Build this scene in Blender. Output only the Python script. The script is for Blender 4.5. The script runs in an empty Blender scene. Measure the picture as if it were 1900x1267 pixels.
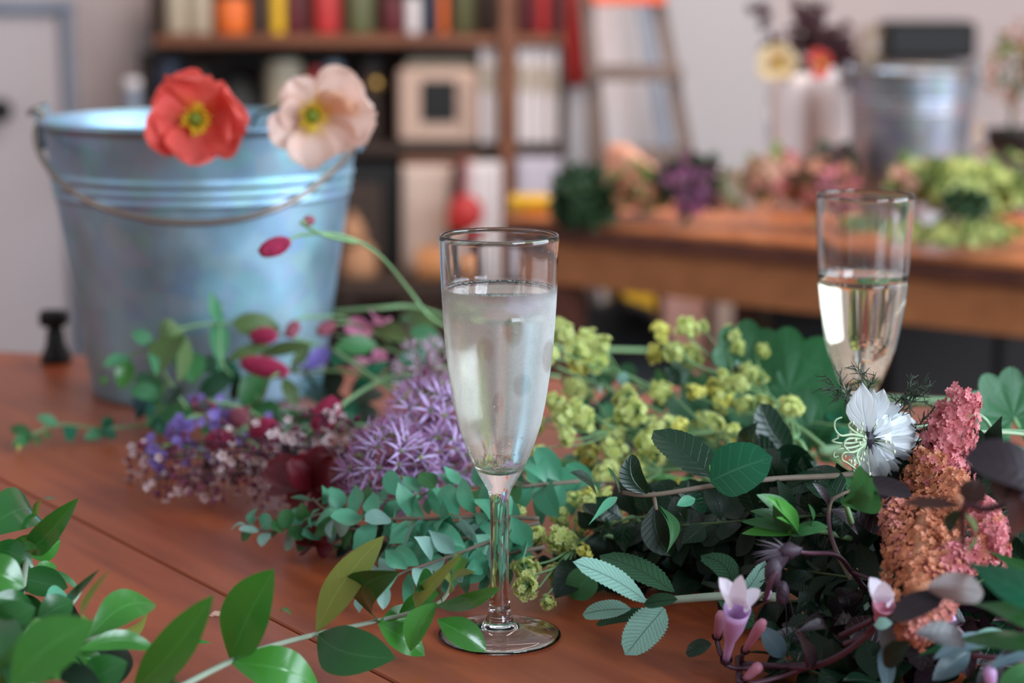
import bpy, math, random
from mathutils import Vector, Matrix, Quaternion
V = Vector
SC = bpy.context.scene
COL = SC.collection
random.seed(7)
R = random.Random(11)

# ------------------------------------------------------------------ camera
W_, H_, FPX = 1900.0, 1267.0, 3850.0
CH, PITCH = 0.323, math.radians(10.0)
cam_d = bpy.data.cameras.new('camera'); cam = bpy.data.objects.new('camera', cam_d); COL.objects.link(cam)
cam.location = (0, 0, CH); cam.rotation_euler = (math.radians(90) - PITCH, 0, 0)
cam_d.sensor_width = 36; cam_d.lens = 36 * FPX / W_; cam_d.clip_start = 0.02; cam_d.clip_end = 50
cam_d.dof.use_dof = True; cam_d.dof.focus_distance = 1.005; cam_d.dof.aperture_fstop = 5.8
SC.camera = cam
# ------------------------------------------------------------------ world, lights, exposure
SC.view_settings.view_transform = 'Standard'; SC.view_settings.look = 'None'
SC.view_settings.gamma = 1.0; SC.view_settings.exposure = 0.68; SC.view_settings.use_curve_mapping = False
wd = bpy.data.worlds.new('daylight'); SC.world = wd; wd.use_nodes = True
bg = wd.node_tree.nodes['Background']; bg.inputs[0].default_value = (0.86, 0.93, 1.0, 1); bg.inputs[1].default_value = 0.28
SC.cycles.max_bounces = 14; SC.cycles.transmission_bounces = 12; SC.cycles.transparent_max_bounces = 12
SC.cycles.diffuse_bounces = 3; SC.cycles.glossy_bounces = 5
SC.cycles.caustics_reflective = False; SC.cycles.sample_clamp_indirect = 40; SC.cycles.blur_glossy = 1.5

def area(name, loc, target, sx, sy, power, col):
    l = bpy.data.lights.new(name, 'AREA'); l.shape = 'RECTANGLE'; l.size = sx; l.size_y = sy; l.energy = power; l.color = col
    o = bpy.data.objects.new(name, l); COL.objects.link(o); o.location = loc
    o.rotation_euler = (V(target) - V(loc)).to_track_quat('-Z', 'Y').to_euler(); return o
area('window_daylight_right', (2.38, 0.95, 0.75), (-0.2, 1.2, 0.1), 1.9, 1.3, 54, (0.74, 0.88, 1.0))
area('window_daylight_behind', (1.6, -1.0, 1.05), (-0.2, 1.4, 0.1), 1.2, 1.1, 54, (0.74, 0.87, 1.0))
area('added_fill_left', (-2.2, 0.9, 0.9), (0, 1.2, 0.1), 0.7, 1.1, 3, (1.0, 0.92, 0.84))  # weak warm fill added for leaf highlights; the left wall has no window
area('added_warm_fill', (0.4, 2.6, 1.7), (0.3, 4.2, 0.0), 1.4, 0.8, 24, (1.0, 0.84, 0.74))  # unseen ambient light added to warm the background

# ------------------------------------------------------------------ pixel rays -> places in the room
FW = V((0, math.cos(PITCH), -math.sin(PITCH))); UP = V((0, math.sin(PITCH), math.cos(PITCH))); CP = V((0, 0, CH))
def ray(px, py): return FW + V((1, 0, 0)) * ((px - 950) / FPX) - UP * ((py - 633.5) / FPX)
def G(px, py, z=0.0):
    r = ray(px, py); return CP + r * ((z - CH) / r.z)
def P(px, py, d):
    r = ray(px, py); return CP + r * (d / r.y)
def m_per_px(p): return (V(p) - CP).dot(FW) / FPX

# ------------------------------------------------------------------ materials
def new_mat(name):
    m = bpy.data.materials.new(name); m.use_nodes = True; nt = m.node_tree
    return m, nt, nt.nodes['Principled BSDF'], nt.nodes['Material Output']
def N(nt, typ, **kw):
    n = nt.nodes.new(typ)
    for k, v in kw.items(): setattr(n, k, v)
    return n
def mth(nt, op, a, b=None, c=None):
    n = N(nt, 'ShaderNodeMath', operation=op)
    for i, x in enumerate((a, b, c)):
        if x is None: continue
        if isinstance(x, (int, float)): n.inputs[i].default_value = x
        else: nt.links.new(x, n.inputs[i])
    return n.outputs[0]
def mixc(nt, f, a, b, mode='MIX'):
    n = N(nt, 'ShaderNodeMix', data_type='RGBA', blend_type=mode)
    for i, x in ((0, f), (6, a), (7, b)):
        if isinstance(x, (int, float)): n.inputs[i].default_value = x
        elif isinstance(x, tuple): n.inputs[i].default_value = tuple(x[:3]) + (1,)
        else: nt.links.new(x, n.inputs[i])
    return n.outputs[2]
def lin(r, g, b):
    f = lambda c: (c / 255 / 12.92) if c / 255 <= 0.04045 else ((c / 255 + 0.055) / 1.055) ** 2.4
    return (f(r), f(g), f(b))
def noise(nt, scale, detail=3, coord='Object', stretch=None):
    tc = N(nt, 'ShaderNodeTexCoord'); n = N(nt, 'ShaderNodeTexNoise'); n.inputs['Scale'].default_value = scale; n.inputs['Detail'].default_value = detail
    src = tc.outputs[coord]
    if stretch:
        mp = N(nt, 'ShaderNodeMapping'); mp.inputs['Scale'].default_value = stretch; nt.links.new(src, mp.inputs[0]); src = mp.outputs[0]
    nt.links.new(src, n.inputs['Vector']); return n.outputs['Fac']
def plain(name, col, rough=0.6, metal=0.0, var=0.18, scale=20, spec=0.5, bump=0.0):
    m, nt, b, o = new_mat(name)
    nz = noise(nt, scale)
    c = mixc(nt, nz, tuple(x * (1 - var) for x in col), tuple(min(1, x * (1 + var)) for x in col))
    nt.links.new(c, b.inputs['Base Color']); b.inputs['Roughness'].default_value = rough; b.inputs['Metallic'].default_value = metal
    b.inputs['Specular IOR Level'].default_value = spec
    if bump:
        bp = N(nt, 'ShaderNodeBump'); bp.inputs['Strength'].default_value = bump; bp.inputs['Distance'].default_value = 0.002
        nt.links.new(nz, bp.inputs['Height']); nt.links.new(bp.outputs[0], b.inputs['Normal'])
    return m
def leafy(name, col, back=None, rough=0.4, trans=0.25, vein=0.35, nside=9, spec=0.5, var=0.25, veincol=None, bump=0.3, slope=1.6, sidev=0.55):
    """leaf or petal: midrib and side veins from the blade's own UV, per-object tone, a little light through the blade"""
    m, nt, b, o = new_mat(name); back = back or tuple(min(1, x * 1.25 + 0.02) for x in col)
    uv = N(nt, 'ShaderNodeUVMap'); sx = N(nt, 'ShaderNodeSeparateXYZ'); nt.links.new(uv.outputs[0], sx.inputs[0])
    u, v = sx.outputs[0], sx.outputs[1]
    a = mth(nt, 'ABSOLUTE', mth(nt, 'SUBTRACT', v, 0.5))
    mid = mth(nt, 'SUBTRACT', 1.0, mth(nt, 'MINIMUM', mth(nt, 'MULTIPLY', a, 28.0), 1.0))
    q = mth(nt, 'PINGPONG', mth(nt, 'MULTIPLY', mth(nt, 'SUBTRACT', u, mth(nt, 'MULTIPLY', a, slope / 4)), float(nside)), 0.5)
    side = mth(nt, 'MULTIPLY', mth(nt, 'SUBTRACT', 1.0, mth(nt, 'MINIMUM', mth(nt, 'MULTIPLY', q, 9.0), 1.0)), sidev)
    vn = mth(nt, 'MULTIPLY', mth(nt, 'MAXIMUM', mid, side), vein)
    oi = N(nt, 'ShaderNodeObjectInfo')
    nz = noise(nt, 60, 3)
    t = mth(nt, 'ADD', mth(nt, 'MULTIPLY', oi.outputs['Random'], 0.6), mth(nt, 'MULTIPLY', nz, 0.5))
    c = mixc(nt, t, tuple(x * (1 - var) for x in col), tuple(min(1, x * (1 + var)) for x in col))
    cb = mixc(nt, t, tuple(x * (1 - var) for x in back), tuple(min(1, x * (1 + var)) for x in back))
    ge = N(nt, 'ShaderNodeNewGeometry')
    c = mixc(nt, ge.outputs['Backfacing'], c, cb)
    c = mixc(nt, vn, c, veincol or tuple(min(1, x * 1.9 + 0.06) for x in col))
    nt.links.new(c, b.inputs['Base Color']); b.inputs['Roughness'].default_value = rough; b.inputs['Specular IOR Level'].default_value = spec
    if bump:
        bp = N(nt, 'ShaderNodeBump'); bp.inputs['Strength'].default_value = bump; bp.inputs['Distance'].default_value = 0.0008
        nt.links.new(mth(nt, 'SUBTRACT', nz, mth(nt, 'MAXIMUM', mid, side)), bp.inputs['Height']); nt.links.new(bp.outputs[0], b.inputs['Normal'])
    tr = N(nt, 'ShaderNodeBsdfTranslucent'); nt.links.new(c, tr.inputs[0])
    mx = N(nt, 'ShaderNodeMixShader'); mx.inputs[0].default_value = trans
    nt.links.new(b.outputs[0], mx.inputs[1]); nt.links.new(tr.outputs[0], mx.inputs[2]); nt.links.new(mx.outputs[0], o.inputs[0])
    return m
def wood(name, dark, light, rough=0.35, scale=6, stretch=(1, 12, 12), spec=0.5, rot=0.0, coat=0.0):
    m, nt, b, o = new_mat(name)
    tc = N(nt, 'ShaderNodeTexCoord'); mp = N(nt, 'ShaderNodeMapping'); mp.inputs['Rotation'].default_value = (0, 0, rot)
    mp2 = N(nt, 'ShaderNodeMapping'); mp2.inputs['Scale'].default_value = stretch
    nt.links.new(tc.outputs['Object'], mp.inputs[0]); nt.links.new(mp.outputs[0], mp2.inputs[0])
    n1 = N(nt, 'ShaderNodeTexNoise'); n1.inputs['Scale'].default_value = scale; n1.inputs['Detail'].default_value = 6; n1.inputs['Distortion'].default_value = 0.6
    nt.links.new(mp2.outputs[0], n1.inputs['Vector'])
    n2 = N(nt, 'ShaderNodeTexNoise'); n2.inputs['Scale'].default_value = 5; nt.links.new(mp.outputs[0], n2.inputs['Vector'])
    f = mth(nt, 'ADD', mth(nt, 'MULTIPLY', n1.outputs['Fac'], 0.65), mth(nt, 'MULTIPLY', n2.outputs['Fac'], 0.35))
    cr = N(nt, 'ShaderNodeValToRGB'); cr.color_ramp.elements[0].position = 0.30; cr.color_ramp.elements[1].position = 0.70
    cr.color_ramp.elements[0].color = dark + (1,); cr.color_ramp.elements[1].color = light + (1,)
    nt.links.new(f, cr.inputs[0]); nt.links.new(cr.outputs[0], b.inputs['Base Color'])
    b.inputs['Specular IOR Level'].default_value = spec
    nt.links.new(mth(nt, 'ADD', mth(nt, 'MULTIPLY', n2.outputs['Fac'], 0.25), rough - 0.12), b.inputs['Roughness'])
    bp = N(nt, 'ShaderNodeBump'); bp.inputs['Strength'].default_value = 0.15; bp.inputs['Distance'].default_value = 0.001
    nt.links.new(n1.outputs['Fac'], bp.inputs['Height']); nt.links.new(bp.outputs[0], b.inputs['Normal'])
    return m

# ------------------------------------------------------------------ mesh builder
class MB:
    def __init__(s): s.v = []; s.f = []; s.uv = []; s.mi = []
    def add(s, vs, fs, uvs=None, mi=0):
        o = len(s.v); s.v += [V(p) for p in vs]; s.uv += uvs or [(0.5, 0.2)] * len(vs)
        s.f += [tuple(i + o for i in f) for f in fs]; s.mi += [mi] * len(fs); return s
    def box(s, a, b, mi=0, bev=0.0):
        x0, y0, z0 = a; x1, y1, z1 = b
        c = min(bev, abs(x1 - x0) * .4, abs(y1 - y0) * .4, abs(z1 - z0) * .4)
        if c <= 0:
            vs = [(x, y, z) for z in (z0, z1) for x, y in ((x0, y0), (x1, y0), (x1, y1), (x0, y1))]
            return s.add(vs, [(3, 2, 1, 0), (4, 5, 6, 7), (0, 1, 5, 4), (1, 2, 6, 5), (2, 3, 7, 6), (3, 0, 4, 7)], mi=mi)
        def ring(i, z):
            return [(x0 + i + c, y0 + i, z), (x1 - i - c, y0 + i, z), (x1 - i, y0 + i + c, z), (x1 - i, y1 - i - c, z), (x1 - i - c, y1 - i, z), (x0 + i + c, y1 - i, z), (x0 + i, y1 - i - c, z), (x0 + i, y0 + i + c, z)]
        rs = [ring(c, z0), ring(0, z0 + c), ring(0, z1 - c), ring(c, z1)]
        vs = [p for r in rs for p in r]; fs = [tuple(range(7, -1, -1)), tuple(range(24, 32))]
        for k in range(3):
            for i in range(8): fs.append((k * 8 + i, k * 8 + (i + 1) % 8, k * 8 + 8 + (i + 1) % 8, k * 8 + 8 + i))
        return s.add(vs, fs, mi=mi)
    def tube(s, pts, r, n=8, mi=0, smooth=True, caps=True):
        pts = [V(p) for p in pts]
        if smooth and len(pts) > 2: pts, rr = spline(pts, r)
        else: rr = [r] * len(pts) if isinstance(r, (int, float)) else list(r)
        if len(rr) < len(pts): rr = [rr[0] + (rr[-1] - rr[0]) * i / (len(pts) - 1) for i in range(len(pts))]
        t = (pts[1] - pts[0]).normalized(); a = t.orthogonal().normalized(); vs = []; fs = []; uv = []
        for i, p in enumerate(pts):
            t2 = (pts[min(i + 1, len(pts) - 1)] - pts[max(i - 1, 0)]).normalized()
            a = (a - t2 * a.dot(t2)).normalized(); b = t2.cross(a)
            for k in range(n):
                an = 2 * math.pi * k / n; vs.append(p + (a * math.cos(an) + b * math.sin(an)) * rr[i]); uv.append((i / len(pts), 0.2))
        for i in range(len(pts) - 1):
            for k in range(n): fs.append((i * n + k, i * n + (k + 1) % n, (i + 1) * n + (k + 1) % n, (i + 1) * n + k))
        if caps: fs += [tuple(range(n - 1, -1, -1)), tuple(range((len(pts) - 1) * n, len(pts) * n))]
        return s.add(vs, fs, uv, mi)
    def lathe(s, prof, c=(0, 0, 0), n=48, mi=0, axis=None, close=False, jit=None):
        """prof: list of (radius, height); axis: direction of height (default up)"""
        c = V(c); ax = V(axis).normalized() if axis is not None else V((0, 0, 1))
        q = V((0, 0, 1)).rotation_difference(ax); vs = []; fs = []; m = len(prof)
        for (r, h) in prof:
            for k in range(n):
                an = 2 * math.pi * k / n; rr = r * (jit(an, h) if jit else 1)
                vs.append(c + q @ V((rr * math.cos(an), rr * math.sin(an), h)))
        for i in range(m if close else m - 1):
            j = (i + 1) % m
            for k in range(n): fs.append((i * n + k, i * n + (k + 1) % n, j * n + (k + 1) % n, j * n + k))
        if not close:
            if prof[0][0] > 1e-6: fs.append(tuple(range(n - 1, -1, -1)))
            if prof[-1][0] > 1e-6: fs.append(tuple(range((m - 1) * n, m * n)))
        return s.add(vs, fs, mi=mi)
    def ball(s, c, r, n=8, mi=0, q=None, rnd=0.0):
        c = V(c); r = V(r) if not isinstance(r, (int, float)) else V((r, r, r)); q = q or Quaternion(); h = max(4, n // 2); vs = []; fs = []
        vs.append(c + q @ V((0, 0, -r.z)))
        for i in range(1, h):
            th = math.pi * i / h - math.pi / 2
            for k in range(n):
                an = 2 * math.pi * k / n; w = 1 + (R.uniform(-rnd, rnd) if rnd else 0)
                vs.append(c + q @ V((r.x * math.cos(th) * math.cos(an) * w, r.y * math.cos(th) * math.sin(an) * w, r.z * math.sin(th) * w)))
        vs.append(c + q @ V((0, 0, r.z))); L = len(vs) - 1
        for k in range(n): fs.append((0, 1 + (k + 1) % n, 1 + k)); fs.append((L, L - n + k, L - n + (k + 1) % n))
        for i in range(h - 2):
            for k in range(n): a = 1 + i * n; fs.append((a + k, a + (k + 1) % n, a + n + (k + 1) % n, a + n + k))
        return s.add(vs, fs, mi=mi)
    def blade(s, b, t, w, n=None, shape=None, bend=0.1, fold=0.15, curl=0.0, roll=0.0, nu=12, nv=6, ruf=0.0, ruk=3, tooth=0.0, teeth=14, side=0.0, mi=0, zmin=0.0015, ph=0.0):
        """leaf or petal from b to t, w wide; n faces the upper side"""
        b, t = V(b), V(t); a = t - b; L = a.length; a.normalize()
        nn = V(n) if n is not None else ((CP - (b + t) / 2).normalized() * 0.9 + V((0.1, 0, 0.35)))
        nn = (nn - a * nn.dot(a))
        if nn.length < 1e-4: nn = a.orthogonal()
        nn.normalize(); nn.rotate(Quaternion(a, roll)); sd = a.cross(nn); vs = []; uv = []; fs = []
        for i in range(nu + 1):
            u = i / nu; ww = w * 0.5 * sample(shape or LAUREL, u)
            if tooth: ww *= 1 - tooth * ((u * teeth) % 1.0) * (1 if 0.04 < u < 0.97 else 0)
            cx = b + a * (L * u) + nn * (bend * L * math.sin(math.pi * u) - curl * L * u * u) + sd * (side * L * math.sin(math.pi * u))
            for j in range(nv + 1):
                x = 2 * j / nv - 1
                h = fold * w * 0.5 * abs(x) ** 1.4 * sample(shape or LAUREL, u)
                if ruf: h += ruf * w * u * (math.sin(x * ruk * 2.2 + ph + u * 2) * 0.5 + math.sin(u * ruk * 3.1 + x * 2 + ph * 1.7) * 0.4) * (0.3 + 0.7 * abs(x) + 0.3 * u)
                p = cx + sd * (ww * x) + nn * h
                if zmin is not None and p.z < zmin: p.z = zmin + 0.0004 * ((i + j) % 2)
                vs.append(p); uv.append((u, (x + 1) / 2))
        for i in range(nu):
            for j in range(nv): k = i * (nv + 1) + j; fs.append((k, k + 1, k + nv + 2, k + nv + 1))
        return s.add(vs, fs, uv, mi)
    def star(s, c, n, r, k=5, pw=0.5, cup=0.25, mi=0, ctr=None, spin=0.0, cr=0.22):
        """small flower of k petals facing n"""
        c = V(c); n = V(n).normalized(); a = n.orthogonal().normalized(); b = n.cross(a)
        for i in range(k):
            an = 2 * math.pi * i / k + spin; d = a * math.cos(an) + b * math.sin(an); e = -a * math.sin(an) + b * math.cos(an)
            vs = [c, c + d * r * .45 + e * r * pw * .38 + n * r * cup * .7, c + d * r * .8 + e * r * pw * .36 + n * r * cup, c + d * r + n * r * cup * .8,
                  c + d * r * .8 - e * r * pw * .36 + n * r * cup, c + d * r * .45 - e * r * pw * .38 + n * r * cup * .7]
            s.add(vs, [(0, 1, 2, 3), (0, 3, 4, 5)], [(0, .5), (.45, 1), (.8, 1), (1, .5), (.8, 0), (.45, 0)], mi)
        if ctr is not None: s.ball(c + n * r * .12, r * cr, 6, ctr)
        return s
    def build(s, name, mats, parent=None, smooth=True, kind=None):
        me = bpy.data.meshes.new(name); org = parent_loc(parent) if parent else V((0, 0, 0))
        if not parent and s.v:
            xs = [p.x for p in s.v]; ys = [p.y for p in s.v]; org = V(((min(xs) + max(xs)) / 2, (min(ys) + max(ys)) / 2, min(p.z for p in s.v)))
        me.from_pydata([tuple(p - org) for p in s.v], [], s.f)
        ul = me.uv_layers.new(name='UVMap'); buf = []
        for l in me.loops: buf += s.uv[l.vertex_index]
        ul.data.foreach_set('uv', buf)
        mats = mats if isinstance(mats, (list, tuple)) else [mats]
        for m in mats: me.materials.append(m)
        me.polygons.foreach_set('material_index', s.mi); me.polygons.foreach_set('use_smooth', [smooth] * len(s.f)); me.update()
        o = bpy.data.objects.new(name, me); COL.objects.link(o)
        if parent: o.parent = parent
        else: o.location = org
        if kind: o['kind'] = kind
        return o
def parent_loc(p):
    l = V(p.location)
    while p.parent: p = p.parent; l += V(p.location)
    return l
def spline(pts, r, k=6):
    rr = [r] * len(pts) if isinstance(r, (int, float)) else list(r)
    if len(rr) == 2 and len(pts) != 2: rr = [rr[0] + (rr[1] - rr[0]) * i / (len(pts) - 1) for i in range(len(pts))]
    out, ro = [], []
    for i in range(len(pts) - 1):
        p0, p1, p2, p3 = pts[max(i - 1, 0)], pts[i], pts[i + 1], pts[min(i + 2, len(pts) - 1)]
        for j in range(k):
            t = j / k; out.append(0.5 * ((2 * p1) + (p2 - p0) * t + (2 * p0 - 5 * p1 + 4 * p2 - p3) * t * t + (3 * p1 - p0 - 3 * p2 + p3) * t ** 3)); ro.append(rr[i] + (rr[i + 1] - rr[i]) * t)
    out.append(pts[-1]); ro.append(rr[-1]); return out, ro
def sample(tab, u):
    x = u * (len(tab) - 1); i = min(int(x), len(tab) - 2); f = x - i; f = f * f * (3 - 2 * f) * 0.4 + f * 0.6
    return tab[i] + (tab[i + 1] - tab[i]) * f
LAUREL = [.07, .42, .74, .93, 1, .99, .91, .74, .44, .02]
SLIM = [.08, .5, .82, 1, .95, .75, .45, .18, .0]
OVAL = [.1, .55, .85, .98, 1, .97, .88, .68, .0]
ROUND = [.12, .66, .92, 1, 1, .94, .82, .58, .0]
FAN = [.10, .34, .58, .80, .94, 1, .97, .80, .38]
POINT = [.12, .42, .7, .92, 1, .92, .66, .3, .0]
STRAP = [.5, .75, .9, 1, 1, .95, .85, .6, .05]

def tag(o, label, cat, group=None, kind=None):
    o['label'] = label; o['category'] = cat
    if group: o['group'] = group
    if kind: o['kind'] = kind
    return o
def thing(name, label, cat, loc, group=None):
    o = bpy.data.objects.new(name, None); COL.objects.link(o); o.empty_display_size = 0.01; o.location = loc
    return tag(o, label, cat, group)
def struct(o): o['kind'] = 'structure'; return o
def part_copy(src, parent, loc, q=None, s=1.0):
    c = src.copy(); COL.objects.link(c); c.parent = parent; c.location = V(loc) - parent_loc(parent)
    if q is not None: c.rotation_mode = 'QUATERNION'; c.rotation_quaternion = q
    c.scale = (s, s, s) if isinstance(s, (int, float)) else s
    return c
def proto(mb, name, mats):
    """mesh data kept for copied parts; the first copy links it"""
    me = mb.build(name, mats); COL.objects.unlink(me); me.location = (0, 0, 0); return me
def pts(l): return [G(*p) for p in l]
# ================================================================== SETTING
m_wall = plain('plaster_wall', lin(188, 172, 170), 0.85, var=0.05, scale=3)
m_wallw = plain('white_painted_wall', lin(205, 203, 206), 0.8, var=0.04, scale=2)
m_floor = plain('concrete_floor', lin(110, 98, 90), 0.7, var=0.2, scale=4)
m_trim = plain('grey_painted_metal', lin(126, 132, 146), 0.5, var=0.08)
m_doorw = plain('white_door_paint', lin(194, 182, 184), 0.6, var=0.03, scale=3)
m_dark = plain('matt_black', lin(10, 9, 10), 0.6, var=0.3)
WB = 4.45
struct(MB().box((-2.6, -2.6, -0.80), (2.8, WB + 0.1, -0.75)).build('floor', m_floor, smooth=False))
struct(MB().box((-2.6, WB, -0.75), (2.8, WB + 0.1, 1.7)).build('wall_back', m_wall, smooth=False))
struct(MB().box((-2.6, -2.6, -0.75), (-2.5, WB, 1.7)).build('wall_left', m_wall, smooth=False))
# right wall with the window that lights the table
wy0, wy1, wz0, wz1 = -0.05, 1.95, 0.05, 1.45
w = MB()
w.box((2.5, -2.6, -0.75), (2.6, wy0, 1.7)); w.box((2.5, wy1, -0.75), (2.6, WB, 1.7)); w.box((2.5, wy0, -0.75), (2.6, wy1, wz0)); w.box((2.5, wy0, wz1), (2.6, wy1, 1.7))
struct(w.build('wall_right', m_wallw, smooth=False))
w = MB(); w.box((2.48, wy0 - .05, wz0 - .05), (2.62, wy0, wz1 + .05)); w.box((2.48, wy1, wz0 - .05), (2.62, wy1 + .05, wz1 + .05))
w.box((2.48, wy0, wz0 - .05), (2.62, wy1, wz0)); w.box((2.48, wy0, wz1), (2.62, wy1, wz1 + .05)); w.box((2.52, .93, wz0), (2.57, .97, wz1))
struct(w.build('window_1', m_doorw, smooth=False))
# white panelled part of the back wall, right of the shelves
a = P(1232, 300, WB - .03); b = P(1425, 300, WB - .03)
struct(MB().box((a.x, WB - .03, -.75), (b.x, WB, 1.7)).build('trim_1', plain('cool_white_panel', lin(186, 178, 178), .7, var=.03, scale=3), smooth=False))
# left: white door with its grey metal frame
d1 = struct(MB().box((P(-260, 0, 4.40).x, 4.38, -.75), (P(112, 0, 4.40).x, WB, P(0, 22, 4.38).z), bev=.004).build('door_1', m_doorw, smooth=False))
f = MB(); xr = P(122, 0, 4.36).x; zt = P(0, 12, 4.36).z
f.tube([(xr, 4.37, -.75), (xr, 4.37, zt)], .014, 10); f.tube([(P(-200, 0, 4.36).x, 4.37, zt), (xr, 4.37, zt)], .016, 10); f.ball((xr, 4.37, zt), .018, 10)
f.build('door_frame', m_trim, d1)
k = MB(); c = P(0, 205, 4.33); k.ball(c, .026, 12); k.tube([c, (c.x, 4.40, c.z)], .008, 8); k.build('door_knob', m_dark, d1)

# ================================================================== FRONT TABLE
m_table = wood('red_brown_varnished_wood', lin(120, 50, 30), lin(180, 90, 48), rough=0.38, scale=5, stretch=(1.0, 9, 9), rot=-math.atan2(G(760, 1280).y - G(-40, 868).y, G(760, 1280).x - G(-40, 868).x), spec=0.3)
m_groove = plain('dark_groove_brown', lin(84, 42, 30), 0.7)  # groove floor is a darker brown than the boards
m_chip = plain('bare_wood_chip', lin(215, 170, 150), 0.8, var=.15, scale=300)
tbl = thing('work_table', 'large red-brown varnished wooden table carrying the two glasses, bucket and cut flowers', 'table', (0, 1.2, -.75))
g0, g1 = G(-40, 868), G(760, 1280)
gd = (g1 - g0); gd.z = 0; gd.normalize(); gn = V((-gd.y, gd.x, 0)); gw = .0011
RA, RB2 = G(0, 652), G(1900, 746); rd = (RB2 - RA); rd.z = 0; rd.normalize()
def yback(x): return RA.y + (x - RA.x) * rd.y / rd.x
def clip(poly, p, n):
    out = []
    for i in range(len(poly)):
        A, B = V(poly[i]), V(poly[(i + 1) % len(poly)]); da, db = (A - p).dot(n), (B - p).dot(n)
        if da >= 0: out.append(A)
        if (da >= 0) != (db >= 0): out.append(A + (B - A) * (da / (da - db)))
    return out
rect = [V((-.95, .35, 0)), V((1.25, .35, 0)), V((1.25, yback(1.25), 0)), V((-.95, yback(-.95), 0))]
def slab(mb, poly, zt, zb, bev=.0012):
    n = len(poly); c = sum(poly, V((0, 0, 0))) / n
    top = [p + (c - p).normalized() * bev for p in poly]
    mb.add([V((p.x, p.y, zt)) for p in top] + [V((p.x, p.y, zt - bev * .7)) for p in poly] + [V((p.x, p.y, zb)) for p in poly],
           [tuple(range(n))] + [(i + n, (i + 1) % n + n, (i + 1) % n, i) for i in range(n)] + [(i + 2 * n, (i + 1) % n + 2 * n, (i + 1) % n + n, i + n) for i in range(n)] + [tuple(range(3 * n - 1, 2 * n - 1, -1))])
for sgn in (1, -1):
    poly = clip(rect, g0 + gn * sgn * gw, gn * sgn)
    mb = MB(); slab(mb, poly, 0, -.035); mb.build('table_board', m_table, tbl, smooth=False)
mb = MB(); slab(mb, [p + V((0, 0, 0)) for p in rect], -.0032, -.034); mb.build('board_joint', m_groove, tbl, smooth=False)
for x in (-.85, 1.12):
    for y in (.45, yback(x) - .09): MB().box((x - .035, y - .035, -.75), (x + .035, y + .035, -.035), bev=.004).build('leg', m_table, tbl, smooth=False)
MB().box((-.81, .45, -.13), (1.08, .47, -.036)).build('apron', m_table, tbl, smooth=False)
mb = MB(); q = [V((-.81, yback(-.81) - .08, 0)), V((1.08, yback(1.08) - .08, 0)), V((1.08, yback(1.08) - .06, 0)), V((-.81, yback(-.81) - .06, 0))]; slab(mb, q, -.036, -.13, .0001); mb.build('apron', m_table, tbl, smooth=False)
mb = MB()
for (cx, cy, rx, ry, sd) in ((438, 1128, 17, 5, 1), (403, 1138, 13, 5, 2), (433, 1112, 5, 2, 3), (392, 1141, 5, 2, 5)):
    rr = random.Random(sd); ps = [G(cx + rx * math.cos(t * .63) * rr.uniform(.6, 1.1), cy + ry * math.sin(t * .63) * rr.uniform(.6, 1.1), .0005) for t in range(10)]
    mb.add([p + V((0, 0, -.0003)) for p in ps] + ps, [tuple(range(19, 9, -1))] + [(i, (i + 1) % 10, 10 + (i + 1) % 10, 10 + i) for i in range(10)])
mb.build('paint_chip', m_chip, tbl, smooth=False)

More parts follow.
